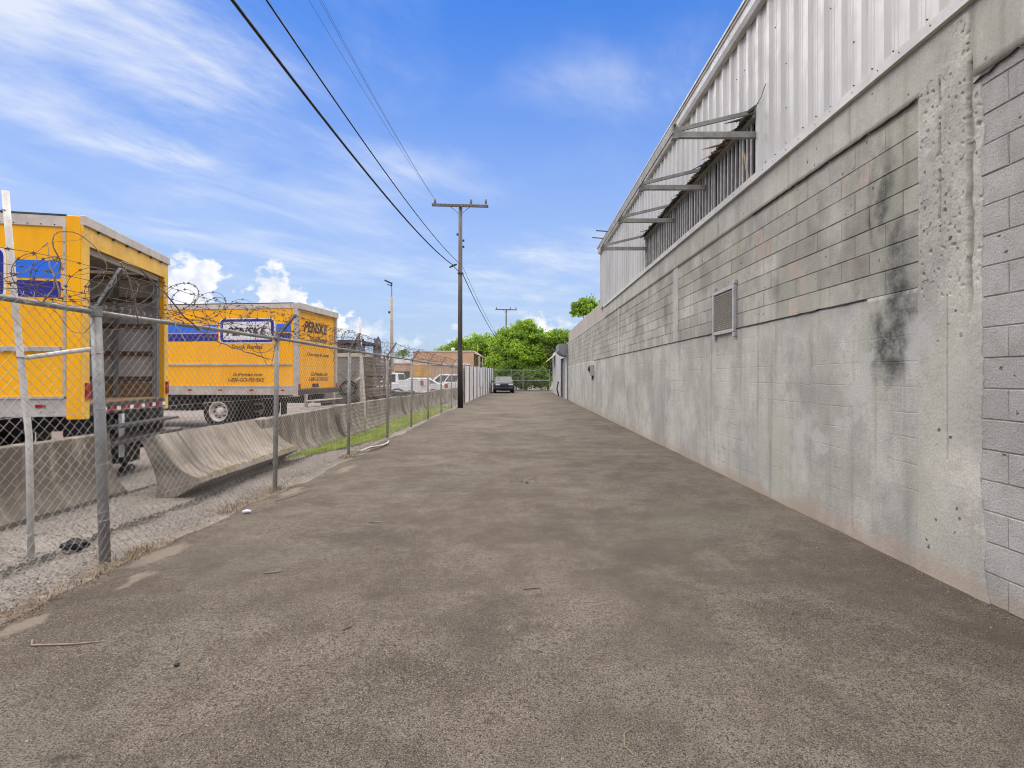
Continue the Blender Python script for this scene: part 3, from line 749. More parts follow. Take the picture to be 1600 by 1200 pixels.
# eave: fascia, shadow gap, gutter lip, roof
mb = MB(); mb.prism([(WX-.13, 6.26), (WX-.10, 6.20), (WX-.02, 6.20), (WX-.02, 6.41), (WX-.15, 6.41), (WX-.15, 6.38), (WX-.13, 6.37)], lambda p: (p[0], 1.0, p[1]), lambda p: (p[0], YEND+.1, p[1])); mb.build('fascia', 'trim_white', wh)
mb = MB(); mb.prism([(WX-.17, 6.415), (16, 7.5), (16, 7.55), (WX-.17, 6.45)], lambda p: (p[0], 1.0, p[1]), lambda p: (p[0], YEND+.12, p[1])); mb.build('roof', 'flash', wh)
mb = MB(); mb.prism([(WX+.1, 6.2), (16, 6.2), (16, 7.5), (WX+.1, 6.43)], lambda p: (p[0], YEND-.02, p[1]), lambda p: (p[0], YEND+.02, p[1])); mb.build('gable_end', 'siding', wh)
# long opening: dark reveal, bars, mullions, header, torn sheet
mb = MB(); mb.box(WX+.085, WX+.098, O0, O1, 4.16, 5.02); mb.build('opening_back', 'opening_dark', wh)
bar_me = None
y = O0+.05; i = 0
bm_ = MB(); bm_.prism([(-.012, -.026), (.012, -.026), (.012, .026), (-.012, .026)], lambda p: (p[0], p[1], 4.15), lambda p: (p[0]+.006, p[1], 4.98)); bar_me = bm_.mesh('vent_bar', 'slat_grey')
while y < O1-.03:
    o = link('vent_bar', bar_me, wh); o.location = (WX+.02+rng.uniform(-.008, .008), y+rng.uniform(-.004, .004), 0); o.rotation_euler = (rng.uniform(-.004, .004), 0, rng.uniform(-.06, .06))
    y += .136
for yb in (O0+.01, 8.77, 10.62, O1-.03):
    mb = MB(); mb.box(WX-.012, WX+.03, yb-.022, yb+.022, 4.15, 4.99); mb.build('mullion', 'slat_grey', wh)
mb = MB(); mb.prism([(WX-.05, 4.90), (WX+.06, 4.90), (WX+.06, 4.985), (WX-.02, 4.985), (WX-.05, 4.925)], lambda p: (p[0], O0, p[1]), lambda p: (p[0], O1, p[1])); mb.build('header_angle', 'bracket', wh)
mb = MB(); rg = random.Random(9); n = 150
for i in range(n+1):
    y = O0+.1+(O1-O0-.15)*i/n; d = .05+.05*abs(nz(y*2.3, 1))+.035*(i % 2)+rg.uniform(0, .03); z = 4.965+.02*nz(y*2, 6)
    mb.v += [(WX-.02, y, z+.03), (WX-.05-d, y, z-.035+rg.uniform(-.02, .02)), (WX-.05-d, y, z-.045), (WX-.02, y, z+.015)]
for i in range(n):
    a = i*4; mb.f += [(a, a+1, a+5, a+4), (a+3, a+7, a+6, a+2), (a+1, a+2, a+6, a+5)]
mb.build('torn_sheet_edge', 'torn', wh)
for y, dx_, dy_, dz_ in ((7.75, -.30, .18, -.02), (7.95, -.2, .3, -.05), (8.35, -.26, .2, -.09), (8.9, -.12, .2, -.05), (9.6, -.22, .1, .02), (9.75, -.14, .22, -.03), (10.9, -.12, .2, 0), (12.3, -.16, .3, .03), (6.98, -.2, .3, .06), (7.3, -.12, .15, .01)):
    mb = MB(); mb.add([(WX-.03, y-.05, 4.97), (WX-.03, y+.06, 4.965), (WX-.06+dx_, y+dy_, 4.96+dz_), (WX-.03, y-.05, 4.955), (WX-.03, y+.06, 4.95), (WX-.06+dx_, y+dy_, 4.95+dz_)], [(0,1,2), (5,4,3), (0,2,5,3), (1,4,5,2), (0,3,4,1)])
    mb.build('wood_splinter', 'splinter' if y not in (6.98, 8.35, 12.3) else 'torn', wh)
mb = MB(); mb.bar((WX+.01, 7.15, 4.18), (WX+.02, 7.32, 4.62), .012, .05); mb.build('wood_splinter', 'splinter', wh)
# lifted, torn siding corner beside the opening
mb = MB(); mb.add([(WX-.05, 6.80, 5.03), (WX-.05, 7.0, 4.98), (WX-.16, 7.06, 4.93), (WX-.12, 6.86, 4.99), (WX-.04, 6.80, 5.00), (WX-.04, 7.0, 4.95), (WX-.15, 7.06, 4.91), (WX-.11, 6.86, 4.96)], [(0,1,2,3), (7,6,5,4), (0,3,7,4), (3,2,6,7), (2,1,5,6), (1,0,4,5)]); mb.build('torn_sheet_edge', 'torn', wh)
crack_z = [(6.86, 5.0), (6.76, 5.03), (6.66, 5.05), (6.58, 5.12), (6.53, 5.15)]
mb = MB()
for (a, b_) in zip(crack_z, crack_z[1:]): mb.bar((WX-.044, a[0], a[1]), (WX-.044, b_[0], b_[1]), .006, .006)
mb.build('tear', 'crack', wh)
# four brackets of the lost awning and the bar that joins them
TIPX = 2.0
for yb in (6.87, 8.77, 10.62, 12.93):
    mb = MB()
    mb.box(TIPX, WX+.0, yb-.022, yb+.022, 4.635, 4.705)
    mb.box(TIPX, WX+.0, yb-.027, yb+.035, 4.625, 4.637)
    mb.bar((TIPX+.01, yb+.03, 4.735), (WX+.0, yb+.03, 4.995), .03, .055)
    mb.box(TIPX-.02, TIPX+.06, yb-.03, yb+.05, 4.61, 4.775)
    mb.build('awning_bracket', 'bracket', wh, bevel=.003)
mb = MB(); mb.box(TIPX-.03, TIPX-.012, 6.80, 12.97, 4.66, 4.785); mb.box(TIPX-.012, TIPX+.03, 6.80, 12.97, 4.772, 4.785); mb.build('awning_front_bar', 'bracket', wh)
for yb in (11.9, 12.5):
    mb = MB(); mb.bar((TIPX-.02, yb, 4.80), (TIPX-.26, yb+.15, 4.86), .03, .02); mb.build('awning_stub', 'torn', wh)
# louvre vent
V0, V1, Z0, Z1 = 7.50, 8.33, 2.15, 2.83
lv = MB(); lv.box(WX-.004, WX+.02, V0+.05, V1-.05, Z0+.05, Z1-.05); lvo = lv.build('louvre_vent', 'vent_slat', wh)
mb = MB()
mb.box(WX-.055, WX-.006, V0, V0+.05, Z0, Z1); mb.box(WX-.055, WX-.006, V1-.05, V1, Z0, Z1); mb.box(WX-.052, WX-.006, V0+.05, V1-.05, Z1-.05, Z1); mb.box(WX-.052, WX-.006, V0+.05, V1-.05, Z0, Z0+.045)
for yv in (V0+.03, V1-.03):
    for zv, s_ in ((Z0, -1), (Z1, 1)): mb.box(WX-.05, WX-.01, yv-.045, yv+.03, zv-.03+s_*.035, zv+.03+s_*.035)
mb.build('vent_frame', 'vent_frame', lvo, bevel=.004)
sl = MB(); sl.add([(WX-.046, V0+.05, 0), (WX-.046, V1-.05, 0), (WX-.010, V1-.05, .03), (WX-.010, V0+.05, .03), (WX-.046, V0+.05, -.004), (WX-.046, V1-.05, -.004), (WX-.010, V1-.05, .026), (WX-.010, V0+.05, .026)], [(0,1,2,3), (7,6,5,4), (0,4,5,1), (2,6,7,3), (0,3,7,4), (1,5,6,2)])
slm = sl.mesh('vent_slat', 'vent_slat')
for k in range(20):
    o = link('vent_slat', slm, lvo); o.location = (0, 0, Z0+.05+k*.0285)
# electric meter box
mt = tag(empty('meter_box', (WX, 22.3, 1.5)), 'small grey electric meter box fixed on the block wall', 'meter box'); mt.location = (0, 0, 0)
mb = MB(); mb.box(WX-.16, WX, 22.0, 22.5, 1.55, 2.02); mb.build('box_body', 'vent_frame', mt, bevel=.01)
mb = MB(); mb.tube([(WX-.16, 22.2, 1.85), (WX-.24, 22.2, 1.85)], .09, 12); mb.box(WX-.17, WX-.158, 22.05, 22.4, 1.68, 1.97); mb.build('meter_dial', 'dark_steel', mt)
mb = MB(); mb.tube([(WX-.06, 22.2, 1.56), (WX-.06, 22.2, 1.38)], .03, 8); mb.build('conduit', 'dark_steel', mt)

# ------------------------------------------------------------------ rear building along the right side
rb = tag(empty('rear_building', (3.1, 42, 0)), 'pale grey painted block building with tall dark doorway and awnings', 'building'); rb.location = (0, 0, 0)
mb = MB(); mb.box(3.12, 12, 34.0, 37.0, -.05, 3.75); mb.box(3.12, 12, 39.9, 50.6, -.05, 3.75); mb.box(3.12, 12, 37.0, 39.9, 2.85, 3.75); mb.box(3.6, 12, 37.0, 39.9, -.05, 2.85); mb.build('wall', 'far_wall', rb)
mb = MB(); mb.box(3.40, 3.46, 37.02, 39.88, 0, 2.84); mb.build('door', 'door_dark', rb)
mb = MB(); mb.box(3.06, 3.2, 36.86, 37.0, 0, 2.98); mb.box(3.06, 3.2, 39.9, 40.04, 0, 2.98); mb.box(3.06, 3.2, 37.0, 39.9, 2.85, 2.98); mb.build('door_frame', 'far_wall', rb)
mb = MB(); mb.box(3.02, 3.14, 33.9, 34.02, 0, 2.9); mb.build('jamb_post', 'canopy_grey', rb)
prof = [(3.1, 3.66), (2.50, 3.66), (2.50, 3.20), (2.62, 3.05), (2.78, 2.95), (2.95, 2.90), (3.1, 2.88)]
mb = MB(); mb.prism(prof, lambda p: (p[0], 34.05, p[1]), lambda p: (p[0], 36.6, p[1])); mb.build('canopy', 'canopy_grey', rb)
mb = MB(); mb.prism([(3.12, 3.55), (2.40, 2.95), (2.40, 2.90), (3.12, 3.46)], lambda p: (p[0], 46.5, p[1]), lambda p: (p[0], 49.5, p[1])); mb.build('awning', 'paint_white', rb)
lp = tag(MB().tube([(3.02, 41.2, 0), (2.86, 41.0, .55), (2.97, 41.0, 1.15)], .055, 8).build('leaning_pipe', 'dark_steel'), 'short dark pipe leaning beside the tall dark doorway', 'pipe')
# ------------------------------------------------------------------ wire fence on the left
fence = tag(empty('chain_link_fence', (-3.38, 0, 0), -.004), 'galvanised chain link fence topped with tangled barbed wire', 'fence')
PY = [1.30, 4.26, 7.16, 10.18, 13.14, 15.9, 18.8, 21.8, 24.9, 27.9]
H = 2.03
LEAN = {1.30: -.05, 4.26: -.085, 7.16: .035, 10.18: .03, 13.14: .0, 15.9: .05, 18.8: .0, 21.8: 0, 24.9: .03, 27.9: 0}
def lean(y):
    for a, b_ in zip(PY, PY[1:]):
        if a <= y <= b_:
            t_ = (y-a)/(b_-a); return LEAN[a]*(1-t_)+LEAN[b_]*t_
    return 0
def fx(y, z, bulge=0): return lean(y)*z/H + bulge*(.016*nz(y*1.1, z*1.1, 4)+.008*nz(y*3.5, z*3, 9))
def railz(y): return H + .012*nz(y*.6, 3) - .0012*y
rng = random.Random(21)
for i, y in enumerate(PY):
    big = (i == 1)
    r_ = .040 if big else .030
    mb = MB(); mb.tube([(0, y, -.25), (fx(y, H*.5), y, H*.5), (fx(y, H+.03), y, railz(y)+(.035 if i % 2 else .02))], r_, 14)
    p_ = mb.build('post', 'galv', fence, smooth=True)
    tx = fx(y, H)
    mb = MB(); mb.tube([(tx, y, railz(y)-.03), (tx, y, railz(y)+.05)], r_+.008, 12)
    mb.build('post_cap', 'galv', p_)
    a = Vector((tx, y, railz(y)+.03)); b_ = a + Vector((.23+rng.uniform(-.03, .03), rng.uniform(-.05, .05), .31+rng.uniform(-.03, .02)))
    mb = MB(); mb.prism([(-.022, -.006), (.022, -.006), (.022, .018), (.016, .018), (.016, 0), (-.016, 0), (-.016, .018), (-.022, .018)],
                        lambda q: a + Vector((q[1]*.8, q[0], -q[1]*.6)), lambda q: b_ + Vector((q[1]*.8, q[0], -q[1]*.6)))
    mb.build('barb_arm', 'galv', p_)
    for zt in (.35, .8, 1.25, 1.7):
        mb = MB(); mb.tube([(fx(y, zt)+math.cos(q)*(r_+.003), y+math.sin(q)*(r_+.003), zt+.012*math.sin(q)) for q in [k*.7 for k in range(10)]], .0028, 4)
        mb.build('tie_wire', 'wire_galv', p_)
pts = [(fx(y, H), y, railz(y)) for y in [1.3+k*.28 for k in range(96)]]
MB().tube(pts, .0215, 10).build('top_rail', 'galv', fence, smooth=True)
# woven mesh, one part for each bay
D = .041
for a, b_ in zip(PY, PY[1:]):
    mb = MB(); ncol = int(round((b_-a)/D)); dd = (b_-a)/ncol; nrow = int((H+.03)/D)
    for c in range(ncol):
        vs_ = []
        for k in range(nrow+1):
            side = (k+c) % 2
            y = a + (c+side)*dd; z = .02 + k*D
            x = fx(y, z, 1) + .026 + (.0022 if side else -.0022)
            vs_.append(Vector((x, y, z)))
        top = vs_[-1]; vs_.append(top + Vector((-.012, (.012 if c % 2 else -.012), .028)))
        mb.tube(vs_, .0020, 3, cap=False)
    for zt in (.42, 1.22):
        mb.tube([(fx(a+(b_-a)*k/20, zt, 1)+.030, a+(b_-a)*k/20, zt+.015*nz(k*.3, zt+a)) for k in range(21)], .0016, 4)
    stuff(mb.build('wire_mesh', 'wire_galv', fence))
# barbed strands and coil
def barbs(mb, pts, step, size, rg):
    acc = 0
    for p, q in zip(pts, pts[1:]):
        p = Vector(p); q = Vector(q); L = (q-p).length; acc += L
        if acc >= step:
            acc = 0; d = (q-p).normalized(); o = d.orthogonal().normalized()
            o.rotate(Matrix.Rotation(rg.uniform(0, 6.28), 3, d)); o2 = d.cross(o)
            for v in (o, o2):
                mb.bar(p-v*size, p+v*size+d*.004, .0036, .0036)
            mb.bar(p-d*.010, p+d*.010, .0075, .0075)
rg = random.Random(4)
for h_, xo in ((.13, .09), (.22, .16), (.31, .23)):
    pts = []; y = 1.4
    while y < 25.2:
        sag = .05*math.sin((y-4.26)/2.96*math.pi)**2
        pts.append((fx(y, H)+xo+.025*nz(y*.9, h_*20), y, railz(y)+h_-sag+.03*nz(y*1.3, h_*9))); y += .09
    mb = MB(); mb.tube(pts, .0022, 4, cap=False); barbs(mb, pts, .15, .013, rg); mb.build('barbed_strand', 'barb', fence)
for s_ in range(3):
    pts = []; y = 1.4; ph = s_*2.1
    while y < (25.0 if s_ == 0 else 14 - 2*s_):
        rr_ = .12 + .10*abs(nz(y*.7, s_*7.7)) + .05*nz(y*2.3, s_*3)
        ph += .30+.18*nz(y*.8, 10+s_)
        y += .022 + .012*nz(y*.5, 20+s_)
        pts.append((fx(y, H)+.15+math.cos(ph)*rr_*.9+.05*nz(y, 3+s_), y+math.sin(ph*1.0+.8)*rr_*.8, railz(y)+.18+math.sin(ph)*rr_+.06*nz(y*1.1, 31+s_)))
    mb = MB(); mb.tube(pts, .0024, 4, cap=False); barbs(mb, pts, .11, .015, rg); mb.build('barbed_coil', 'barb', fence)
# dead creeper woven through the wire
for s_ in range(30):
    y = rg.uniform(2.6, 8.6) if s_ < 24 else rg.uniform(9, 22)
    p = Vector((fx(y, H)+rg.uniform(-.05, .12), y, railz(y)+rg.uniform(-.08, .1))); d = Vector((rg.uniform(-.2, .3), rg.uniform(-1, 1), rg.uniform(-.1, .8))).normalized()
    pts = [p.copy()]; n = rg.randint(14, 34)
    for k in range(n):
        d = (d + Vector((rg.gauss(0, .18), rg.gauss(0, .25), rg.gauss(-.03, .22)))).normalized()
        hgt = p.z-railz(p.y)
        if hgt > .42: d.z -= .3
        if hgt < -.15: d.z += .25
        if p.x > fx(p.y, H)+.3: d.x -= .3
        if p.x < fx(p.y, H)-.12: d.x += .3
        d.normalize(); p = p + d*.045; pts.append(p.copy())
    r0 = rg.choice((.0025, .003, .004, .0065)); mb = MB(); mb.tube(pts, [r0*(1-.6*k/len(pts)) for k in range(len(pts))], 5)
    mb.build('creeper_stem', 'vine', fence, smooth=True)
# the long stem that runs over truck roof height down to the second bay
pts = [(.10+.03*nz(k*.7, 2), 4.3+k*.1, 2.03+.42*math.exp(-((k-1)/7)**2)-.012*k+.02*nz(k*.9, 5)) for k in range(26)]
MB().tube(pts, .007, 6).build('creeper_stem', 'vine', fence, smooth=True)
pts = [(.06, 4.32+.02*k, 2.44-.004*k*k+.03*nz(k*.8, 1)) for k in range(12)]
MB().tube(pts, .006, 6).build('creeper_stem', 'vine', fence, smooth=True)
# bottom edge clutter: dark hose along the fence foot
# ------------------------------------------------------------------ leaning white pipes behind the fence
lp = tag(empty('leaning_pole', (-4.08, 4.38, 0)), 'tall thin white pipe with side brace leaning behind thick fence post', 'pole')
MB().tube([(0, 0, -.2), (-.02, 0, 1.0), (-.10, -.05, 2.2), (-.13, -.09, 3.02)], .024, 10).build('shaft', 'white_pipe', lp, smooth=True)
MB().tube([(-.03, -.01, 1.66), (.40, -.07, 1.71), (.665, -.10, 1.735)], .019, 8).build('brace', 'white_pipe', lp, smooth=True)
mb = MB()
for zz_ in (1.66, 2.55, 2.86): mb.tube([(-.035-.06*max(0, zz_-1.2)+math.cos(q)*.027, -.01-.045*max(0, zz_-1.2)+math.sin(q)*.027, zz_) for q in [k*.6 for k in range(12)]], .004, 4)
mb.build('clamp', 'dark_steel', lp)
lp = tag(empty('leaning_pole', (-3.95, 13.4, 0)), 'tall thin white pipe with dark rag standing in the grass strip', 'pole')
MB().tube([(0, 0, -.2), (-.03, 0, 1.0), (-.10, 0, 2.1), (-.16, 0, 3.02)], .024, 10).build('shaft', 'white_pipe', lp, smooth=True)
mb = MB(); rr = random.Random(2)
for k in range(14):
    z = 2.15+.03*k; a = rr.uniform(0, 6.28)
    mb.tube([(-.11-.06*(z-2.1), 0, z), (-.11+math.cos(a)*.06, math.sin(a)*.06, z-.03), (-.11+math.cos(a)*.1, math.sin(a)*.1, z-.11)], [.03, .03, .012], 6)
mb.build('rag', 'tarp_dark', lp)

# ------------------------------------------------------------------ concrete barriers
JP = [(-.305, 0), (.305, 0), (.305, .075), (.245, .145), (.19, .225), (.15, .32), (.12, .45), (.10, .62), (.085, .80), (-.085, .80), (-.10, .62), (-.12, .45), (-.15, .32), (-.19, .225), (-.245, .145), (-.305, .075)]
def barrier_mesh(L, seed, mat):
    mb = MB(); n = len(JP); rgs = random.Random(seed); NS = 14
    for k in range(NS+1):
        y = L*k/NS
        for (x, z) in JP:
            e = .006
            mb.v.append((x+rgs.uniform(-e, e)*.6, y, z+rgs.uniform(-e, e)*(.7 if z > .01 else 0) + .012*nz(y*1.5, seed)*(1 if z > .5 else 0)))
    for k in range(NS):
        for i in range(n): mb.f.append((k*n+i, k*n+(i+1) % n, (k+1)*n+(i+1) % n, (k+1)*n+i))
    mb.f += [tuple(range(n-1, -1, -1)), tuple(NS*n+i for i in range(n))]
    return mb.mesh('jersey_barrier', mat)
def barrier(loc, L, seed, label, rot=(0, 0, 0), group=None, mat='barrier_stained'):
    o = link('jersey_barrier', barrier_mesh(L, seed, mat), bevel=.012); o.location = loc; o.rotation_euler = rot
    return tag(o, label, 'barrier', group)
barrier((-5.33, 3.05, -.02), 3.66, 1, 'upright dark stained concrete barrier in front of the open yellow truck', mat='barrier_black')
tb = barrier((-4.17, 6.42, .05), 3.0, 2, 'tipped concrete barrier lying back with yellow mossy lower edge', (0, -R(29), R(1.5)), mat='barrier')
mb = MB(); rr = random.Random(6)
for k in range(120):      # tufts of moss on the toe
    y0 = rr.uniform(.03, 2.95); 
    if nz(y0*2, 5) < -.2: continue
    w_ = rr.uniform(.01, .03); mb.tube([(.300-rr.uniform(0, .035), y0-w_*2, .078), (.300-rr.uniform(0, .03), y0, .083+rr.uniform(0, .012)), (.300, y0+w_*2, .078)], [.006, w_*.55, .006], 5)
stuff(mb.build('moss', 'moss', tb))
where = ['close behind the tipped barrier', 'beside the rear bumper of the closed truck', 'beside the grey panelled equipment body', 'beside the brown stake body', 'just past the brown stake body', 'in front of the low dark trailer', 'in front of the white pickup', 'just before the sheet metal fence']
y = 8.95; k = 0
while y < 37:
    barrier((-4.53+.09*math.sin(k*2.1), y, -.03+.03*math.sin(k*1.7)), 3.6, 10+k, 'upright stained concrete barrier '+where[k]+' in the row', (0, 0, .028*math.sin(k*3.3)), 'concrete barriers behind the grass strip')
    y += 3.66; k += 1

# ------------------------------------------------------------------ box trucks
BW, BL = 2.5, 6.1
ZT, ZB = 3.62, 1.0
def wheel(name, parent, x, y, z, r, wd, sgn):
    """axle along y; sgn = -1 outer side faces -y"""
    t_ = MB(); pr = [(-wd/2, r*.56), (-wd/2, r*.9), (-wd*.38, r), (wd*.38, r), (wd/2, r*.9), (wd/2, r*.56)]
    n = 28
    for k in range(n):
        a = 2*math.pi*k/n
        for (u, q) in pr: t_.v.append((x+math.cos(a)*q, y+u, z+math.sin(a)*q))
    m = len(pr)
    for k in range(n):
        for i in range(m): t_.f.append((k*m+i, k*m+(i+1) % m, ((k+1) % n)*m+(i+1) % m, ((k+1) % n)*m+i))
    wo = t_.build(name, 'rubber', parent, smooth=False)
    rim = MB(); yo = y+sgn*wd*.5
    pr = [(0, r*.60), (sgn*.012, r*.60), (sgn*.012, r*.54), (-sgn*.09, r*.50), (-sgn*.11, r*.28), (-sgn*.03, r*.22), (-sgn*.02, r*.12), (-sgn*.02, .001)]
    for k in range(n):
        a = 2*math.pi*k/n
        for (u, q) in pr: rim.v.append((x+math.cos(a)*q, yo+u, z+math.sin(a)*q))
    m = len(pr)
    for k in range(n):
        for i in range(m-1): rim.f.append((k*m+i, k*m+i+1, ((k+1) % n)*m+i+1, ((k+1) % n)*m+i))
    rim.build('rim', 'rim_white' if r > .4 else 'chrome', wo, smooth=True)
    hub = MB()
    for k in range(8):
        a = 2*math.pi*k/8; hub.tube([(x+math.cos(a)*r*.36, yo-sgn*.10, z+math.sin(a)*r*.36), (x+math.cos(a)*r*.36, yo-sgn*.06, z+math.sin(a)*r*.36)], .022, 6)
    for k in range(5):
        a = 2*math.pi*(k+.5)/5; hub.tube([(x+math.cos(a)*r*.42, yo-sgn*.106, z+math.sin(a)*r*.42), (x+math.cos(a)*r*.42, yo-sgn*.098, z+math.sin(a)*r*.42)], .04, 8)
    hub.build('hub', 'chassis', wo)
    return wo
def panel(parent, name, mat, prof, side_y, th):
    mb = MB(); mb.prism(prof, lambda p: (p[0], side_y, p[1]), lambda p: (p[0], side_y-th, p[1])); return mb.build(name, mat, parent)
def truck(loc, rz, label, open_rear):
    """rear face at local x=0, front towards -x, near side at y=0"""
    t_ = tag(empty('box_truck', loc, rz), label, 'truck', 'yellow rental box trucks')
    cp = .17 if open_rear else .14         # corner post width
    # side walls, with an inner skin
    for y0, sgn in ((0, 1), (BW, -1)):
        mb = MB(); ya, yb = (0, .045) if sgn > 0 else (BW-.045, BW)
        mb.box(-BL, -cp, ya, yb, ZB+.24, ZT-.15); wl = mb.build('side_wall', 'yellow', t_)
        mb = MB(); yc, yd = (.045, .055) if sgn > 0 else (BW-.055, BW-.045)
        mb.box(-BL+.06, -.1, yc, yd, ZB+.24, ZT-.10); mb.build('inner_lining', 'box_inner', wl)
        if open_rear:
            yi = .055 if sgn > 0 else BW-.055
            for zb in (1.42, 1.86, 2.34, 2.80, 3.2):
                mb = MB(); mb.box(-BL+.1, -.16, min(yi, yi+sgn*.03), max(yi, yi+sgn*.03), zb, zb+.09); mb.build('cargo_slat', 'box_wood', wl)
            mb = MB(); mb.box(-BL+.1, -.16, min(yi, yi+sgn*.014), max(yi, yi+sgn*.014), 1.16, 1.40); mb.build('kick_board', 'box_ply', wl)
            for xb in (-.75, -1.9, -3.1, -4.3):
                mb = MB(); mb.box(xb-.035, xb+.035, min(yi, yi+sgn*.045), max(yi, yi+sgn*.045), 1.16, 3.45); mb.build('wall_post', 'canopy_grey', wl)
        # rails
        ya, yb = (-.018, .06) if sgn > 0 else (BW-.06, BW+.018)
        mb = MB(); mb.box(-BL, -cp, ya, yb, ZT-.155, ZT-.01); mb.build('top_rail', 'alu_white', t_, bevel=.006)
        mb = MB(); mb.box(-BL, -cp, ya, yb, ZB-.02, ZB+.215); mb.build('bottom_rail', 'alu', t_, bevel=.006)
        ya, yb = (-.035, .0) if sgn > 0 else (BW, BW+.035)
        mb = MB(); mb.box(-BL+.1, -cp-.06, ya, yb, 1.83, 1.895); mb.build('rub_rail', 'alu', t_, bevel=.006)
        ya, yb = (-.026, .0) if sgn > 0 else (BW, BW+.026)
        mb = MB(); mb.box(-BL+.1, -cp-.02, ya-.006, yb, ZB+.215, ZB+.245); mb.build('rub_rail', 'alu', t_)
        ya, yb = (-.022, .10) if sgn > 0 else (BW-.10, BW+.022)
        mb = MB(); mb.box(-cp, 0, ya, yb, ZB-.06, ZT-(0 if open_rear else .0)); mb.build('corner_post', 'yellow' if open_rear else 'alu', t_, bevel=.01)
        if open_rear:
            ya, yb = (-.024, .002) if sgn > 0 else (BW-.002, BW+.024)
            mb = MB(); mb.box(-cp-.035, -cp-.001, ya, yb, ZB+.24, ZT-.15); mb.build('edge_strip', 'alu', t_)
            ya, yb = (-.02, .13) if sgn > 0 else (BW-.13, BW+.02)
            mb = MB(); mb.box(.001, .025, ya, yb, ZB-.06, ZT-.12); mb.build('rear_frame_post', 'yellow_lit', t_, bevel=.006)
            yi = (.13, .20) if sgn > 0 else (BW-.20, BW-.13)
            mb = MB(); mb.box(-.14, -.06, yi[0], yi[1], 1.15, 3.4); mb.build('door_track', 'canopy_grey', t_)
            yl = (.02, .10) if sgn > 0 else (BW-.10, BW-.02)
            mb = MB(); mb.box(.026, .05, yl[0], yl[1], 1.20, 1.42); mb.build('tail_light', 'red_lens', t_)
        for k in range(6):
            xm = -.42-.95*k
            ym = -.030 if sgn > 0 else BW+.018
            mb = MB(); mb.box(xm-.09, xm+.02, ym, ym+.012, ZB+.10, ZB+.14); mb.build('side_marker', 'red_lens', t_)
    # decals on both sides
    for s_y, sg in ((-.001, 1), (BW+.001, -1)):
        X = lambda s: (-s if sg > 0 else -s)
        lo_ = .14 if open_rear else 0
        def dec(name, mat, s0, s1, z0, z1, r, th):
            if s1 > .67: s0 += lo_; s1 += lo_
            elif open_rear: s0 += .02; s1 += .09
            pr = [(p[0], p[1]) for p in rrect(-s1, -s0, z0, z1, r)]
            mb = MB(); mb.prism(pr, lambda p: (p[0], s_y+sg*.002, p[1]), lambda p: (p[0], s_y-sg*th, p[1])); return mb.build(name, mat, t_)
        dec('stripe_light', 'blue_light', .22, .66, 2.785, 3.02, .03, .002); dec('stripe_dark', 'blue_dark', .22, .66, 2.54, 2.755, .03, .002)
        dec('stripe_light', 'blue_light', 2.44, 5.6, 2.785, 3.02, .03, .002); dec('stripe_dark', 'blue_dark', 2.44, 5.6, 2.54, 2.755, .03, .002)
        dec('logo_edge', 'decal_white', .70, 2.40, 2.475, 3.195, .14, .002)
        dec('logo_border', 'blue_dark', .73, 2.37, 2.50, 3.17, .12, .004)
        dec('logo_panel', 'decal_white', .82, 2.28, 2.575, 3.095, .06, .006)
        if sg > 0:
            lettering('PENSKE', 'decal_black', t_, (-2.18-lo_, -.0085, 2.69), (1, 0, 0), (0, 0, 1), 1.24, .24, .3, .035)
            lettering('Truck Rental', 'decal_brown', t_, (-2.03, -.004, 2.30), (1, 0, 0), (0, 0, 1), .96, .135, .28, .015)
            lettering('GoPenske.com', 'decal_brown', t_, (-1.98, -.004, 1.52), (1, 0, 0), (0, 0, 1), .90, .10, .28, .015)
            lettering('1-800-GO-PENSKE', 'decal_brown', t_, (-2.13, -.004, 1.36), (1, 0, 0), (0, 0, 1), 1.12, .115, .28, .015)
    rv = MB()
    for k in range(38):
        xr = -.3-k*.15
        for zr in (ZT-.13, ZB+.04): rv.tube([(xr, -.016, zr), (xr, -.024, zr)], .007, 6)
    for k in range(16): rv.tube([(-cp-.018, -.022, ZB+.3+k*.14), (-cp-.018, -.029, ZB+.3+k*.14)], .006, 6)
    for xs in (1.42, 2.64, 3.86, 5.08):
        for k in range(17): rv.tube([(-xs, .001, ZB+.3+k*.13), (-xs, -.0045, ZB+.3+k*.13)], .005, 6)
    stuff(rv.build('rivets', 'dark_steel' if open_rear else 'alu', t_))
    # roof, floor, front wall
    mb = MB(); mb.box(-BL, -.02, .03, BW-.03, ZT-.012, ZT+.004); mb.build('roof', 'frp_roof', t_)
    for k in range(10):
        mb = MB(); mb.box(-.55-k*.58, -.50-k*.58, .05, BW-.05, ZT-.06, ZT-.013); mb.build('roof_bow', 'box_roof_in', t_)
    mb = MB(); mb.box(-BL, -.005, .0, BW, ZB+.03, ZB+.15); mb.build('floor', 'box_ply', t_)
    mb = MB(); mb.box(-BL-.02, -BL+.05, .0, BW, ZB, ZT-.02); mb.build('front_wall', 'yellow', t_)
    mb = MB(); mb.box(-BL+.051, -BL+.06, .06, BW-.06, ZB+.15, ZT-.1); mb.build('front_lining', 'box_inner', t_)
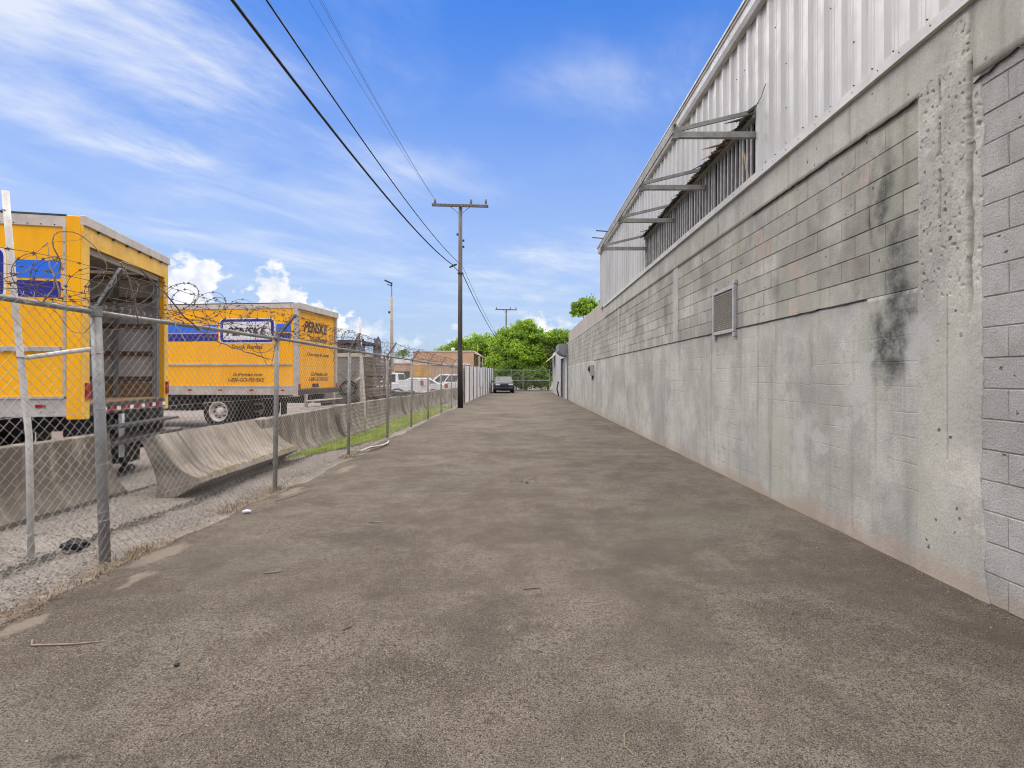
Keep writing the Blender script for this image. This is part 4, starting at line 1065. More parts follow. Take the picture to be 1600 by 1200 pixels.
    if open_rear:
        mb = MB(); mb.box(.001, .026, .13, BW-.13, ZT-.37, ZT-.12); mb.build('rear_header', 'yellow_lit', t_, bevel=.006)
        mb = MB(); mb.box(-.02, .055, -.02, BW+.02, ZT-.12, ZT+.01); mb.build('rear_cap', 'alu_white', t_, bevel=.008)
        for k in range(6):
            mb = MB(); yk = .3+k*.38; mb.box(.03, .058, yk, yk+.035, ZT-.145, ZT-.12); mb.build('marker_lamp', 'dark_steel', t_)
        # rolled up door below the ceiling
        mb = MB()
        for k in range(5): mb.box(-.5-.42*k, -.1-.42*k, .2, BW-.2, ZT-.30-.012*(k == 0), ZT-.27)
        mb.build('rolled_door', 'box_roof_in', t_)
        mb = MB(); mb.box(-.09, -.05, .18, BW-.18, ZT-.44, ZT-.36); mb.build('door_edge', 'alu_white', t_)
    else:
        mb = MB(); mb.box(-.02, .04, -.02, BW+.02, ZT-.17, ZT+.012); mb.build('rear_cap', 'alu_white', t_, bevel=.008)
        for k in range(7):      # slatted roll-up door
            z0 = ZB+.16+k*.325
            mb = MB(); mb.box(-.09, -.055, .10, BW-.10, z0+.002, z0+.323); mb.build('door_slat', 'yellow', t_)
        mb = MB(); mb.box(-.055, .0, .93, 1.23, 1.19, 1.30); mb.build('latch', 'dark_steel', t_)
        lettering('PENSKE', 'decal_brown', t_, (-.052, .42, 2.83), (0, 1, 0), (0, 0, 1), 1.5, .34, .3, .035)
        lettering('Truck Rental', 'decal_brown', t_, (-.052, .75, 2.57), (0, 1, 0), (0, 0, 1), 1.05, .16, .28, .015)
        lettering('One-way & Local', 'decal_brown', t_, (-.052, .62, 2.10), (0, 1, 0), (0, 0, 1), 1.4, .14, .28, .015)
        lettering('GoPenske.com', 'decal_brown', t_, (-.052, .85, 1.53), (0, 1, 0), (0, 0, 1), 1.05, .13, .28, .015)
        lettering('1-800-GO-PENSKE', 'decal_brown', t_, (-.052, .72, 1.37), (0, 1, 0), (0, 0, 1), 1.25, .12, .28, .015)
        for y0 in (.02, BW-.10):
            mb = MB(); mb.box(.001, .02, y0, y0+.08, 1.1, 1.3); mb.build('tail_light', 'red_lens', t_)
    # rear sill with reflective tape, bumper, steps
    for yl in (-.022, BW-.03):
        mb = MB(); mb.box(-BL, -cp-.001, yl, yl+.052, ZT-.009, ZT+.012); mb.build('roof_edge', 'dark_steel', t_)
    mb = MB(); mb.box(-.06, .03, .13 if open_rear else 0, BW-(.13 if open_rear else 0), ZB-.02, ZB+.13); sill = mb.build('rear_sill', 'dark_steel', t_)
    for k in range(6 if open_rear else 0):
        y0 = .2+k*.37
        mb = MB(); mb.box(.031, .034, y0, y0+.22, ZB+.01, ZB+.07); mb.build('tape', 'red_lens', sill)
        mb = MB(); mb.box(.031, .034, y0+.22, y0+.33, ZB+.01, ZB+.07); mb.build('tape', 'decal_white', sill)
    mb = MB(); mb.box(.0, .32, .10, BW-.10, .55, .61); mb.box(.02, .08, .3, .4, .58, ZB); mb.box(.02, .08, BW-.4, BW-.3, .58, ZB)
    mb.box(.08, .30, .25, BW-.25, .78, .82); mb.build('rear_bumper', 'alu' if not open_rear else 'dark_steel', t_, bevel=.008)
    # chassis
    mb = MB(); mb.box(-BL-1.9, -.05, .75, .85, .72, .98); mb.box(-BL-1.9, -.05, BW-.85, BW-.75, .72, .98)
    for k in range(9): mb.box(-.5-k*.68, -.4-k*.68, .03, BW-.03, ZB-.08, ZB+.02)
    mb.box(-4.6, -3.4, .25, .72, .5, .92); mb.box(-3.3, -2.9, BW-.75, BW-.3, .5, .9)
    mb.tube([(-2.45, .2, .50), (-2.45, BW-.2, .50)], .08, 10); mb.tube([(-2.55, 1.1, .5), (-2.35, 1.4, .5)], .2, 10)
    mb.build('chassis', 'chassis', t_)
    for y0 in (.16, BW-.16):
        sg = -1 if y0 < 1 else 1
        wheel('wheel', t_, -2.45, y0, .49, .49, .27, sg); wheel('wheel', t_, -2.45, y0-sg*.32, .49, .49, .26, sg)
        mb = MB(); mb.box(-1.72, -1.70, y0-.28 if sg > 0 else y0-.06, y0+.06 if sg > 0 else y0+.40, .22, .98); mb.build('mud_flap', 'rubber', t_)
    # cab
    mb = MB(); xc = -BL-.12
    pr = [(xc, .55), (xc, 2.55), (xc-.25, 2.62), (xc-1.0, 2.55), (xc-1.55, 1.75), (xc-2.35, 1.55), (xc-2.6, 1.2), (xc-2.62, .55)]
    mb.prism(pr, lambda p: (p[0], .12, p[1]), lambda p: (p[0], BW-.12, p[1])); cab = mb.build('cab', 'yellow', t_, bevel=.05)
    for yw in (.112, BW-.112):
        mb = MB(); mb.prism([(xc-.2, 1.6), (xc-.2, 2.42), (xc-.95, 2.40), (xc-1.35, 1.75), (xc-1.35, 1.6)], lambda p: (p[0], yw-.006, p[1]), lambda p: (p[0], yw+.006, p[1])); mb.build('side_window', 'glass_dark', cab)
    mb = MB(); mb.add([(xc-1.03, .3, 2.50), (xc-1.03, BW-.3, 2.50), (xc-1.56, BW-.25, 1.80), (xc-1.56, .25, 1.80), (xc-1.06, .3, 2.52), (xc-1.06, BW-.3, 2.52), (xc-1.59, BW-.25, 1.82), (xc-1.59, .25, 1.82)], [(0,1,2,3), (7,6,5,4), (0,4,5,1), (1,5,6,2), (2,6,7,3), (3,7,4,0)]); mb.build('windscreen', 'glass_dark', cab)
    for y0 in (.24, BW-.24): wheel('wheel', t_, xc-1.75, y0, .49, .49, .28, -1 if y0 < 1 else 1)
    return t_
t1 = truck((-5.79, 6.93, 0), math.atan2(.55, 2.52), 'yellow box truck with open rear showing its empty cargo bay', True)
t2 = truck((-6.35, 15.0, 0), -R(5.7), 'yellow box truck with closed rear door and white logo panel', False)
# things hanging under the open truck's tail
mb = MB(); mb.box(-.02, .03, .95, 1.01, .30, .95); gp = mb.build('guard_post', 'decal_white', t1)
mb = MB(); mb.box(.031, .034, .95, 1.01, .56, .62); mb.build('tape', 'red_lens', gp)
mb = MB(); mb.box(-.25, .0, 1.1, 1.55, .18, .98); mb.box(-.35, -.1, .25, .7, .62, .98); mb.box(-.3, .02, 1.7, 2.3, .35, .98); mb.tube([(-.1, 1.2, .06), (-.1, 1.5, .06)], .06, 8); mb.box(-.13, -.07, 1.24, 1.34, .05, .3); mb.build('lift_gear', 'chassis', t1)
# ------------------------------------------------------------------ utility poles and wires
def utility_pole(loc, h, label, tar, yawarm=0.0, guard=True):
    u = tag(empty('utility_pole', loc, yawarm), label, 'utility pole')
    zt = 3.2 if tar else .0
    if tar: MB().tube([(0, 0, -.3), (-.015, 0, 1.2), (-.02, 0, 2.9)], [.14, .128, .118], 16).build('tarred_base', 'pole_tar', u, smooth=True)
    MB().tube([(-.02, 0, 2.9 if tar else -.3), (-.01, 0, h*.6), (0, 0, h-.1)], [.115 if tar else .15, .105, .092], 16).build('shaft', 'pole_wood', u, smooth=True)
    mb = MB(); mb.bar((-1.37, -.14, h-.13), (1.37, -.14, h-.20), .10, .125); mb.build('cross_arm', 'pole_wood', u, bevel=.008)
    for s_ in (-1, 1):
        mb = MB(); mb.bar((s_*.48, -.08, h-.20), (s_*.06, -.08, h-.55), .012, .03); mb.build('arm_brace', 'galv', u)
    for x in (-1.22, .53, 1.25):
        mb = MB(); zz_ = h-.10-.025*(x > 0)
        mb.tube([(x, -.14, zz_-.05), (x, -.14, zz_+.06), (x, -.14, zz_+.061), (x, -.14, zz_+.10), (x, -.14, zz_+.14), (x, -.14, zz_+.17), (x, -.14, zz_+.21), (x, -.14, zz_+.26), (x, -.14, zz_+.30)], [.014, .014, .055, .07, .045, .065, .045, .05, .02], 10)
        mb.build('insulator', 'insulator', u, smooth=True)
    if guard:
        mb = MB(); mb.tube([(0, 0, 6.52), (0, 0, 6.58)], .15, 16); mb.build('band', 'dark_steel', u)
        mb = MB(); mb.tube([(-.52, -.10, 6.82), (-.46, -.16, 6.86), (-.28, -.18, 6.94), (-.17, -.13, 6.98), (-.20, -.06, 6.96), (-.38, -.05, 6.88), (-.52, -.10, 6.82)], .028, 8)
        mb.tube([(-.3, -.1, 6.86), (-.12, -.05, 6.68), (0, -.05, 6.56)], .018, 6); mb.build('cable_clamp', 'dark_steel', u)
        for z, s_ in ((8.45, -1), (8.15, 1), (7.85, 1)):
            mb = MB(); mb.box(s_*.10, s_*.10+s_*.09 if s_ > 0 else -.10, -.03, .03, z-.05, z+.05) if s_ > 0 else mb.box(-.19, -.10, -.03, .03, z-.05, z+.05); mb.build('spool_rack', 'dark_steel', u)
    return u
utility_pole((-2.92, 25.6, 0), 9.98, 'tall wooden utility pole with black tarred base beside the fence', True)
utility_pole((-1.80, 67, 0), 10.25, 'distant wooden utility pole rising behind the trees', False, guard=False)
def wire(pa, pb, sag, r, mat, label, cat='cable', n=60, group=None):
    pa = Vector(pa); pb = Vector(pb); pts = []
    for k in range(n+1):
        t_ = k/n; p = pa.lerp(pb, t_); p.z -= 4*sag*t_*(1-t_); pts.append(p)
    return tag(MB().tube(pts, r, 6).build('overhead_wire', mat, smooth=True), label, cat, group)
wire((-3.20, 25.45, 6.88), (-3.25, -11, 6.8), 1.12, .021, 'cable', 'thick black cable running to the clamp on the tarred utility pole')
wire((-2.95, 25.55, 7.02), (-3.05, -11, 6.9), 1.0, .012, 'cable', 'thinner black cable just above the thick one at the tarred pole')
wire((-2.85, 25.7, 6.6), (-1.75, 66.8, 5.2), .7, .02, 'cable', 'thick black cable sloping from the tarred pole towards the trees')
wire((-2.82, 25.7, 6.9), (-1.6, 66.8, 5.4), .7, .009, 'cable', 'thin black cable sloping from the tarred pole towards the trees')
for xa, ya, za, lab in ((-4.35, -11, 9.6, 'faint thin wire highest over the yard at the cross arm'), (-4.0, -11, 9.9, 'faint thin wire to the outer insulator of the cross arm'), (-3.92, -11, 9.95, 'faint thin wire close beside another at the cross arm')):
    wire((-4.14, 25.45, 10.12), (xa, ya, za), .9, .0045, 'wire_thin', lab, n=70)
# concrete lamp post
lm = tag(empty('lamp_post', (-9.8, 40, 0)), 'tall tan concrete lamp post with small lamp head over the yard', 'lamp post')
MB().tube([(0, 0, -.2), (0, 0, 7.6)], [.17, .10], 12).build('shaft', 'conc_pole', lm, smooth=True)
MB().tube([(0, 0, 7.5), (0, 0, 8.2), (-.05, 0, 8.5)], .04, 8).build('neck', 'galv', lm)
mb = MB(); mb.bar((.02, 0, 8.62), (-.52, -.1, 8.86), .24, .10); mb.build('lamp_head', 'dark_steel', lm, bevel=.02)
mb = MB(); mb.bar((.02, 0, 8.46), (-.33, .1, 8.55), .2, .06); mb.build('lamp_head', 'dark_steel', lm, bevel=.01)
mb = MB(); mb.bar((-.04, 0, 8.4), (.03, 0, 8.7), .06, .06); mb.build('bracket', 'dark_steel', lm)
mb = MB(); mb.box(-.26, -.1, -.06, .06, 6.35, 6.5); mb.build('sensor_box', 'dark_steel', lm)

# ------------------------------------------------------------------ vehicles in the yard
def car(loc, rz, label, kind, mat, parts):
    """x forward, origin at ground centre"""
    c = tag(empty('parked_car' if kind != 'pickup' else 'pickup_truck', loc, rz), label, 'car' if kind != 'pickup' else 'pickup')
    W = parts.get('w', 1.85); hw = W/2
    body = parts['body']; roof = parts['roof']
    # body: outline swept across with rounded shoulders
    mb = MB(); n = len(body); secs = [(-hw, .90, 0), (-hw+.03, 1, 0), (-hw+.16, 1, .035), (0, 1, .05), (hw-.16, 1, .035), (hw-.03, 1, 0), (hw, .90, 0)]
    cz = .62
    for (y, s_, crown) in secs:
        for (x, z) in body:
            zz_ = z+(crown if z > .6 else 0)
            bend = 1-.035*(abs(y)/hw)**3*(1 if abs(x) > 1.5 else 0)
            mb.v.append((x*bend, y if z > .35 else y*.96, cz+(zz_-cz)*(.965 if s_ < 1 else 1)))
    for k in range(len(secs)-1):
        for i in range(n): mb.f.append((k*n+i, k*n+(i+1) % n, (k+1)*n+(i+1) % n, (k+1)*n+i))
    mb.f += [tuple(range(n-1, -1, -1)), tuple((len(secs)-1)*n+i for i in range(n))]
    bo = mb.build('body', mat, c, bevel=.02)
    # cabin tapering inwards
    mb = MB(); (xr0, zr0), (xr1, zr1), (xf1, zf1), (xf0, zf0) = roof; tp = .15
    lo, hi = hw-.04, hw-.04-tp
    P = [(xr0, -lo, zr0), (xf0, -lo, zf0), (xf0, lo, zf0), (xr0, lo, zr0), (xr1, -hi, zr1), (xf1, -hi, zf1), (xf1, hi, zf1), (xr1, hi, zr1)]
    mb.add(P, [(0,3,2,1), (4,5,6,7), (0,1,5,4), (1,2,6,5), (2,3,7,6), (3,0,4,7)]); cb = mb.build('cabin', mat, c, bevel=.05)
    V = [Vector(p) for p in P]
    def pane(a, b_, c_, d, s0, s1, t0, t1, name):
        def q(s, t_): return (a.lerp(b_, s)).lerp(d.lerp(c_, s), t_)
        nn = (b_-a).cross(d-a).normalized(); q0 = [q(s0, t0), q(s1, t0), q(s1, t1), q(s0, t1)]
        cen = sum(V, Vector())/8
        if (q0[0]-cen).dot(nn) < 0: nn = -nn
        mb = MB(); mb.add([p+nn*.008 for p in q0]+[p-nn*.03 for p in q0], [(0,1,2,3), (7,6,5,4), (0,4,5,1), (1,5,6,2), (2,6,7,3), (3,7,4,0)]); mb.build(name, 'glass_dark', c)
    sp = parts.get('split', [(.07, .47), (.53, .93)])
    for s0, s1 in sp:
        pane(V[0], V[1], V[5], V[4], s0, s1, .12, .86, 'side_window'); pane(V[3], V[2], V[6], V[7], s0, s1, .12, .86, 'side_window')
    pane(V[1], V[2], V[6], V[5], .07, .93, .10, .90, 'windscreen'); pane(V[0], V[3], V[7], V[4], .08, .92, .14, .88, 'rear_window')
    xb = max(p[0] for p in body); xa = min(p[0] for p in body)
    if kind == 'pickup':
        b0, b1 = parts['bed']
        for yy_ in (-hw+.02, hw-.10):
            mb = MB(); mb.box(b0, b1, yy_, yy_+.08, .95, 1.32); mb.build('bed_side', mat, c, bevel=.015)
        mb = MB(); mb.box(b0, b0+.07, -hw+.1, hw-.1, .95, 1.30); mb.build('tailgate', mat, c, bevel=.01)
    for s_ in (-1, 1):
        zl = parts.get('zl', .78)
        mb = MB(); mb.box(xb-.16, xb+.012, s_*(hw-.30)-.24, s_*(hw-.30)+.18, zl-.07, zl+.06) if s_ > 0 else mb.box(xb-.16, xb+.012, s_*(hw-.30)-.18, s_*(hw-.30)+.24, zl-.07, zl+.06); mb.build('headlight', 'lens', c, bevel=.02)
        mb = MB(); mb.box(xa-.012, xa+.16, s_*(hw-.09)-.10, s_*(hw-.09)+.096, parts.get('zt', .95)-.16, parts.get('zt', .95)+.16); mb.build('tail_light', 'red_lens', c, bevel=.02)
        mb = MB(); mb.box(roof[3][0]-.55, roof[3][0]-.35, s_*(hw+.10)-.09, s_*(hw+.10)+.09, zf0-.02, zf0+.14); mb.build('mirror', mat, c, bevel=.03)
        for xw in parts['wheels']: wheel('wheel', c, xw, s_*(hw-.10), .34, .34, .22, s_)
    mb = MB(); mb.box(xb-.05, xb+.02, -hw*.42, hw*.42, .62, .76); mb.build('grille', 'chassis', c, bevel=.01)
    mb = MB(); mb.box(xb-.06, xb+.035, -hw*.86, hw*.86, .36, .58); mb.build('front_bumper', parts.get('bump', mat), c, bevel=.03)
    mb = MB(); mb.box(xb+.036, xb+.045, -hw*.42, hw*.42, .42, .54); mb.build('air_intake', 'chassis', c)
    mb = MB(); mb.box(xa-.05, xa+.05, -hw*.9, hw*.9, .38, .60); mb.build('rear_bumper', parts.get('bump', mat), c, bevel=.03)
    return c
SED = dict(body=[(-2.3, .32), (2.2, .28), (2.32, .55), (2.25, .80), (1.2, .97), (-1.6, 1.02), (-2.28, .98), (-2.34, .6)], roof=((-1.95, .98), (-1.1, 1.42), (.25, 1.44), (1.15, .95)), wheels=(-1.4, 1.45), zl=.74, zt=.86)
SUV = dict(body=[(-2.2, .36), (2.15, .32), (2.28, .6), (2.2, .90), (1.1, 1.08), (-2.2, 1.10), (-2.3, .7)], roof=((-2.2, 1.08), (-1.95, 1.68), (.2, 1.72), (1.0, 1.06)), wheels=(-1.35, 1.4), zl=.80, zt=1.0, split=[(.05, .30), (.34, .62), (.66, .92)])
CUV = dict(SUV, w=1.86, bump='car_dark', roof=((-2.1, 1.02), (-1.7, 1.50), (.1, 1.54), (1.05, 1.02)), body=[(-2.2, .30), (2.15, .26), (2.30, .55), (2.22, .86), (1.1, 1.04), (-2.15, 1.04), (-2.3, .7)])
PIC = dict(body=[(-2.5, .45), (2.3, .42), (2.42, .6), (2.38, 1.0), (1.35, 1.12), (-.95, 1.12), (-.95, .96), (-2.5, .96)], roof=((-.92, 1.10), (-.82, 1.76), (.62, 1.80), (1.35, 1.12)), wheels=(-1.65, 1.55), bed=(-2.5, -.95), zl=.85, zt=1.12, split=[(.08, .46), (.56, .90)])
car((-1.63, 50.6, 0), -R(86), 'dark grey crossover car parked at the end of the alley', 'car', 'car_dark', CUV)
car((-8.5, 33.8, 0), R(176), 'white pickup truck parked behind the concrete barriers', 'pickup', 'paint_white', PIC)
car((-7.6, 37.6, 0), R(186), 'white sedan parked behind the white pickup truck', 'car', 'paint_white', SED)
car((-5.9, 40.3, 0), R(180), 'white sport utility car parked near the wooden utility pole', 'car', 'paint_white', SUV)
# dark flat trailer with mudguard in front of the pickup
tr = tag(empty('flat_trailer', (-6.9, 28.5, 0)), 'low dark trailer with rounded mudguards in front of the white pickup', 'trailer')
mb = MB(); mb.box(-1.9, 1.0, -.8, .8, .55, .72); mb.box(1.0, 2.0, -.06, .06, .56, .66); mb.build('deck', 'dark_steel', tr)
for s_ in (-1, 1):
    pr = [(.52*math.cos(R(a)), .34+.52*math.sin(R(a))) for a in range(0, 181, 20)] + [(.44*math.cos(R(a)), .34+.44*math.sin(R(a))) for a in range(180, -1, -20)]
    mb = MB(); mb.prism(pr, lambda p: (p[0], s_*.82, p[1]), lambda p: (p[0], s_*1.08, p[1])); mb.build('mudguard', 'chassis', tr)
    wheel('wheel', tr, 0, s_*.95, .34, .34, .2, s_)
mb = MB(); mb.tube([(1.95, 0, .6), (1.95, 0, 0)], .035, 8); mb.build('jack_stand', 'dark_steel', tr)
# stake bed full of scrap
sb = tag(empty('stake_body_truck', (-6.45, 21.6, 0), R(4)), 'rusty brown slatted stake truck body loaded with dark scrap', 'truck body')
mb = MB(); mb.box(-.75, .62, -.9, 2.6, .72, .92); mb.box(-.5, -.38, -.8, 2.5, .5, .72); mb.box(.3, .42, -.8, 2.5, .5, .72); mb.build('deck', 'stake_wood', sb)
for k in range(7):
    z0 = .93+k*.205
    for nm, b_ in (('slat', (-.75, .62, -.92, -.885)), ('slat', (.60, .635, -.88, 2.6))):
        mb = MB(); mb.box(b_[0], b_[1], b_[2], b_[3], z0, z0+.15+.03*math.sin(k*2.7)); mb.build(nm, 'stake_wood', sb)
for x, y in ((-.75, -.95), (-.3, -.95), (.15, -.95), (.60, -.95), (.65, 0), (.65, 1), (.65, 2), (.65, 2.58), (-.72, 2.58)):
    mb = MB(); mb.box(x-.03, x+.03, y-.03, y+.03, .8, 2.42); mb.build('stake', 'stake_wood', sb)
mb = MB(); rr = random.Random(8)
for k in range(26):
    x, y = rr.uniform(-.6, .5), rr.uniform(-.7, 2.3); a = rr.uniform(0, 3)
    mb.bar((x-.4*math.cos(a), y-.3*math.sin(a), rr.uniform(1.2, 2.1)), (x+.3*math.cos(a), y+.3*math.sin(a), rr.uniform(1.6, 2.45)), rr.uniform(.05, .3), rr.uniform(.03, .2))
mb.build('scrap', 'tarp_dark', sb)
for xw in (-.35, .3): 
    for yw in (-.2, 1.8): wheel('wheel', sb, xw, yw, .42, .42, .22, -1)
def lump(name, mat, cx, cy, cz, rx, ry, rz_, seed, parent=None, amp=.35):
    bm = bmesh.new(); bmesh.ops.create_icosphere(bm, subdivisions=3, radius=1)
    for v in bm.verts:
        q = 1+amp*mnoise.noise(v.co*1.7+Vector((seed, 0, 0)))+amp*.5*mnoise.noise(v.co*4+Vector((0, seed, 0)))
        v.co = Vector((v.co.x*rx*q+cx, v.co.y*ry*q+cy, v.co.z*rz_*q+cz))
    me = bpy.data.meshes.new(name); bm.to_mesh(me); bm.free(); me.materials.append(M[mat]); return link(name, me, parent)
gc = tag(empty('grey_container', (-6.75, 20.2, 0)), 'grey panelled equipment body with junk heaped on its flat roof', 'container')
mb = MB(); mb.box(-1.2, .62, 0, 2.2, .5, 2.28); mb.build('body', 'grey_panel', gc, bevel=.02)
mb = MB(); mb.box(-1.24, .66, -.04, 2.24, 2.28, 2.42); mb.build('roof_rim', 'alu_white', gc)
mb = MB(); mb.box(.58, .68, -.05, .04, .5, 2.28); mb.build('corner_rail', 'alu_white', gc)
mb = MB(); mb.box(-1.0, .5, .2, 2.0, 0, .5); mb.build('skid_frame', 'chassis', gc)
mb = MB(); mb.box(-1.3, .60, -.1, 2.2, 2.80, 2.92); mb.box(-1.25, -1.2, -.05, 0, 2.42, 2.8); mb.box(.5, .55, -.05, 0, 2.42, 2.8); mb.box(.5, .55, 2.1, 2.15, 2.42, 2.8); mb.build('roof_rack', 'tarp_dark', gc)
mb = MB(); rr = random.Random(5)
for k in range(22): mb.bar((rr.uniform(-1.1, .45), rr.uniform(0, 1.9), 2.44+rr.uniform(0, .1)), (rr.uniform(-1.1, .45), rr.uniform(0, 1.9), 2.5+rr.uniform(0, .25)), rr.uniform(.04, .16), rr.uniform(.03, .12))
mb.build('roof_junk', 'grey_panel', gc)
mb = MB()
for k in range(3):
    mb.tube([(.15+.30*math.cos(q)+.06*k, -.22-.07*k, 1.02+.26*math.sin(q)+.04*k) for q in [j*.4 for j in range(17)]], .032, 6)
mb.tube([(-.5, -.2, 1.55), (-.1, -.25, 1.6), (.2, -.2, 1.3), (.5, -.15, 1.7)], .012, 5); mb.build('hose_coil', 'chassis', gc)
mb = MB(); mb.bar((-.1, -.12, 1.02), (.62, -.12, 1.48), .05, .08); mb.build('ramp_arm', 'alu_white', gc)
mb = MB(); mb.box(-1.1, .6, -.3, .02, .62, .72); mb.build('side_step', 'dark_steel', gc)
tarp = tag(lump('tarp_bundle', 'tarp_dark', -6.0, 22.0, 2.62, .17, .25, .52, 3), 'tall dark tarp bundle standing on top of the brown stake body', 'tarp')

# ------------------------------------------------------------------ buildings behind
pb = tag(empty('peach_building', (-6.5, 46, 0)), 'low peach stucco building with flat roof and yellow doors', 'building'); pb.location = (0, 0, 0)
mb = MB(); mb.box(-9.4, -4.12, 46, 54, -.1, 3.72); mb.build('wall', 'peach', pb)
mb = MB(); mb.box(-9.46, -4.06, 45.94, 54.05, 3.72, 3.80); mb.build('roof_edge', 'peach_trim', pb)
mb = MB(); mb.box(-9.4, -4.4, 45.93, 46.0, 2.55, 2.68); mb.build('lintel', 'peach_trim', pb)
for x0 in (-9.3, -8.5):
    mb = MB(); mb.box(x0, x0+.74, 45.94, 45.99, -.05, 2.54); d_ = mb.build('door', 'yellow_door', pb)
    for k in range(5):
        mb = MB(); mb.box(x0+.04, x0+.70, 45.925, 45.94, .1+k*.48, .5+k*.48); mb.build('door_panel', 'yellow_door', d_)
mb = MB(); mb.box(-4.12, -4.08, 47.0, 50.5, 1.9, 3.3); mb.build('window', 'glass_dark', pb)
for k in range(4):
    mb = MB(); mb.box(-4.078, -4.05, 47.0+k*1.15, 47.06+k*1.15, 1.9, 3.3); mb.build('window_bar', 'alu', pb)
mb = MB(); mb.prism([(-4.1, 3.66), (-3.3, 3.36), (-3.3, 3.31), (-4.1, 3.58)], lambda p: (p[0], 46.6, p[1]), lambda p: (p[0], 51.5, p[1])); mb.build('awning', 'paint_white', pb)
mb = MB(); mb.tube([(-3.36, 46.7, 0), (-3.36, 46.7, 3.35)], .03, 8); mb.build('awning_post', 'alu', pb)
mb = MB(); mb.tube([(-6.1, 47.5, 3.75), (-6.1, 47.5, 4.0), (-6.1, 47.5, 4.02), (-6.1, 47.5, 4.15)], [.14, .14, .2, .1], 12); mb.build('roof_vent', 'alu_white', pb)
mb = MB(); mb.tube([(-8.3, 47, 3.75), (-8.3, 47, 4.7)], .02, 6); mb.tube([(-3.9, 48, 3.75), (-3.9, 48, 4.3)], .02, 6); mb.build('vent_pipe', 'alu', pb)
lb = tag(empty('low_building', (-14, 47, 0)), 'long low tan building with white roof clutter beyond the yard', 'building'); lb.location = (0, 0, 0)
mb = MB(); mb.box(-26, -9.5, 47, 54, -.1, 2.65); mb.build('wall', 'peach', lb)
mb = MB(); mb.box(-26.05, -9.45, 46.94, 54.05, 2.65, 2.78); mb.build('roof_edge', 'alu', lb)
for x0, w_, h_ in ((-12.6, .9, .5), (-11.4, .6, .35), (-10.5, .7, .6), (-14.5, 1.2, .7), (-17.5, .8, .5)):
    mb = MB(); mb.box(x0, x0+w_, 48, 49, 2.78, 2.78+h_); mb.build('roof_unit', 'paint_white', lb)
for x0 in (-24.5, -21.8, -19.1, -16.4, -13.7, -11.2):
    mb = MB(); mb.box(x0, x0+1.3, 46.95, 46.99, .9, 2.0); w_ = mb.build('window', 'glass_dark', lb)
    mb = MB(); mb.box(x0-.06, x0+1.36, 46.93, 46.952, .84, .9); mb.build('sill', 'peach_trim', w_)

# ------------------------------------------------------------------ corrugated sheet fence continuing the left side
cf = tag(empty('sheet_metal_fence', (-3.2, 28, 0)), 'pale corrugated sheet metal fence with one rusty first panel', 'fence'); cf.location = (0, 0, 0)
def cx(y): return -3.30 + (y-27.9)*.0165
ya = 27.9; k = 0
while ya < 54.2:
    L = 2.4; n = 34; mb = MB(); zt = (2.12 if k else 2.0) + (ya-27.9)*.012 + .03*math.sin(k*2.2)
    for i in range(n+1):
        y = ya+L*i/n; x = cx(y)+.018*(1 if (i//2) % 2 else -1)
        mb.v += [(x, y, -.03), (x+.01*nz(y, 3), y, zt*.5), (x+.03*nz(k*3.1, 2), y, zt)]
    for i in range(n):
        a = i*3; mb.f += [(a, a+3, a+4, a+1), (a+1, a+4, a+5, a+2)]
    b0 = len(mb.v); mb.v += [(x-.004, y, z) for x, y, z in mb.v]
    for i in range(n):
        a = b0+i*3; mb.f += [(a+1, a+4, a+3, a), (a+2, a+5, a+4, a+1), (a-b0+2, a-b0+5, a+5, a+2)]
    mb.build('sheet_panel', 'rust' if k == 0 else 'corr_white', cf)
    mb = MB(); mb.tube([(cx(ya)+.05, ya, -.1), (cx(ya)+.05, ya, zt+.06)], .03, 8); mb.build('post', 'galv', cf)
    ya += L; k += 1
ps = MB(); ps.box(cx(41)+.03, cx(41)+.045, 39.6, 43.4, .75, 2.15); pso = tag(ps.build('poster', 'decal_white'), 'weathered white poster fixed on the corrugated metal fence', 'poster')

# ------------------------------------------------------------------ gate at the end of the alley
gt = tag(empty('wire_gate', (0, 54.6, 0)), 'double chain link gate closing the end of the alley', 'gate'); gt.location = (0, 0, 0)
for x in (-2.80, -.95, .28, 3.06):
    MB().tube([(x, 54.6, -.1), (x, 54.6, 2.35)], .045, 10).build('post', 'galv', gt)
for x0, x1 in ((-2.75, .28), (.28, 3.06)):
    for z in (.12, 1.12, 2.2): MB().tube([(x0, 54.6, z), (x1, 54.6, z)], .024, 8).build('rail', 'galv', gt)
mb = MB(); x = -2.75
while x < 3.05:
    for s_ in (-1, 1):
        z0 = .12
        a = Vector((x, 54.62, .12)); b_ = Vector((x+s_*2.08, 54.62, 2.2))
        if b_.x > 3.05: t_ = (3.05-a.x)/(b_.x-a.x); b_ = a.lerp(b_, t_)
        if b_.x < -2.75: t_ = (-2.75-a.x)/(b_.x-a.x); b_ = a.lerp(b_, t_)
        if (b_-a).length > .1: mb.bar(a, b_, .004, .004)
    x += .09
stuff(mb.build('wire_mesh', 'wire_galv', gt))
mb = MB(); mb.box(.22, .34, 54.52, 54.57, 1.15, 1.35); mb.build('latch', 'galv', gt)

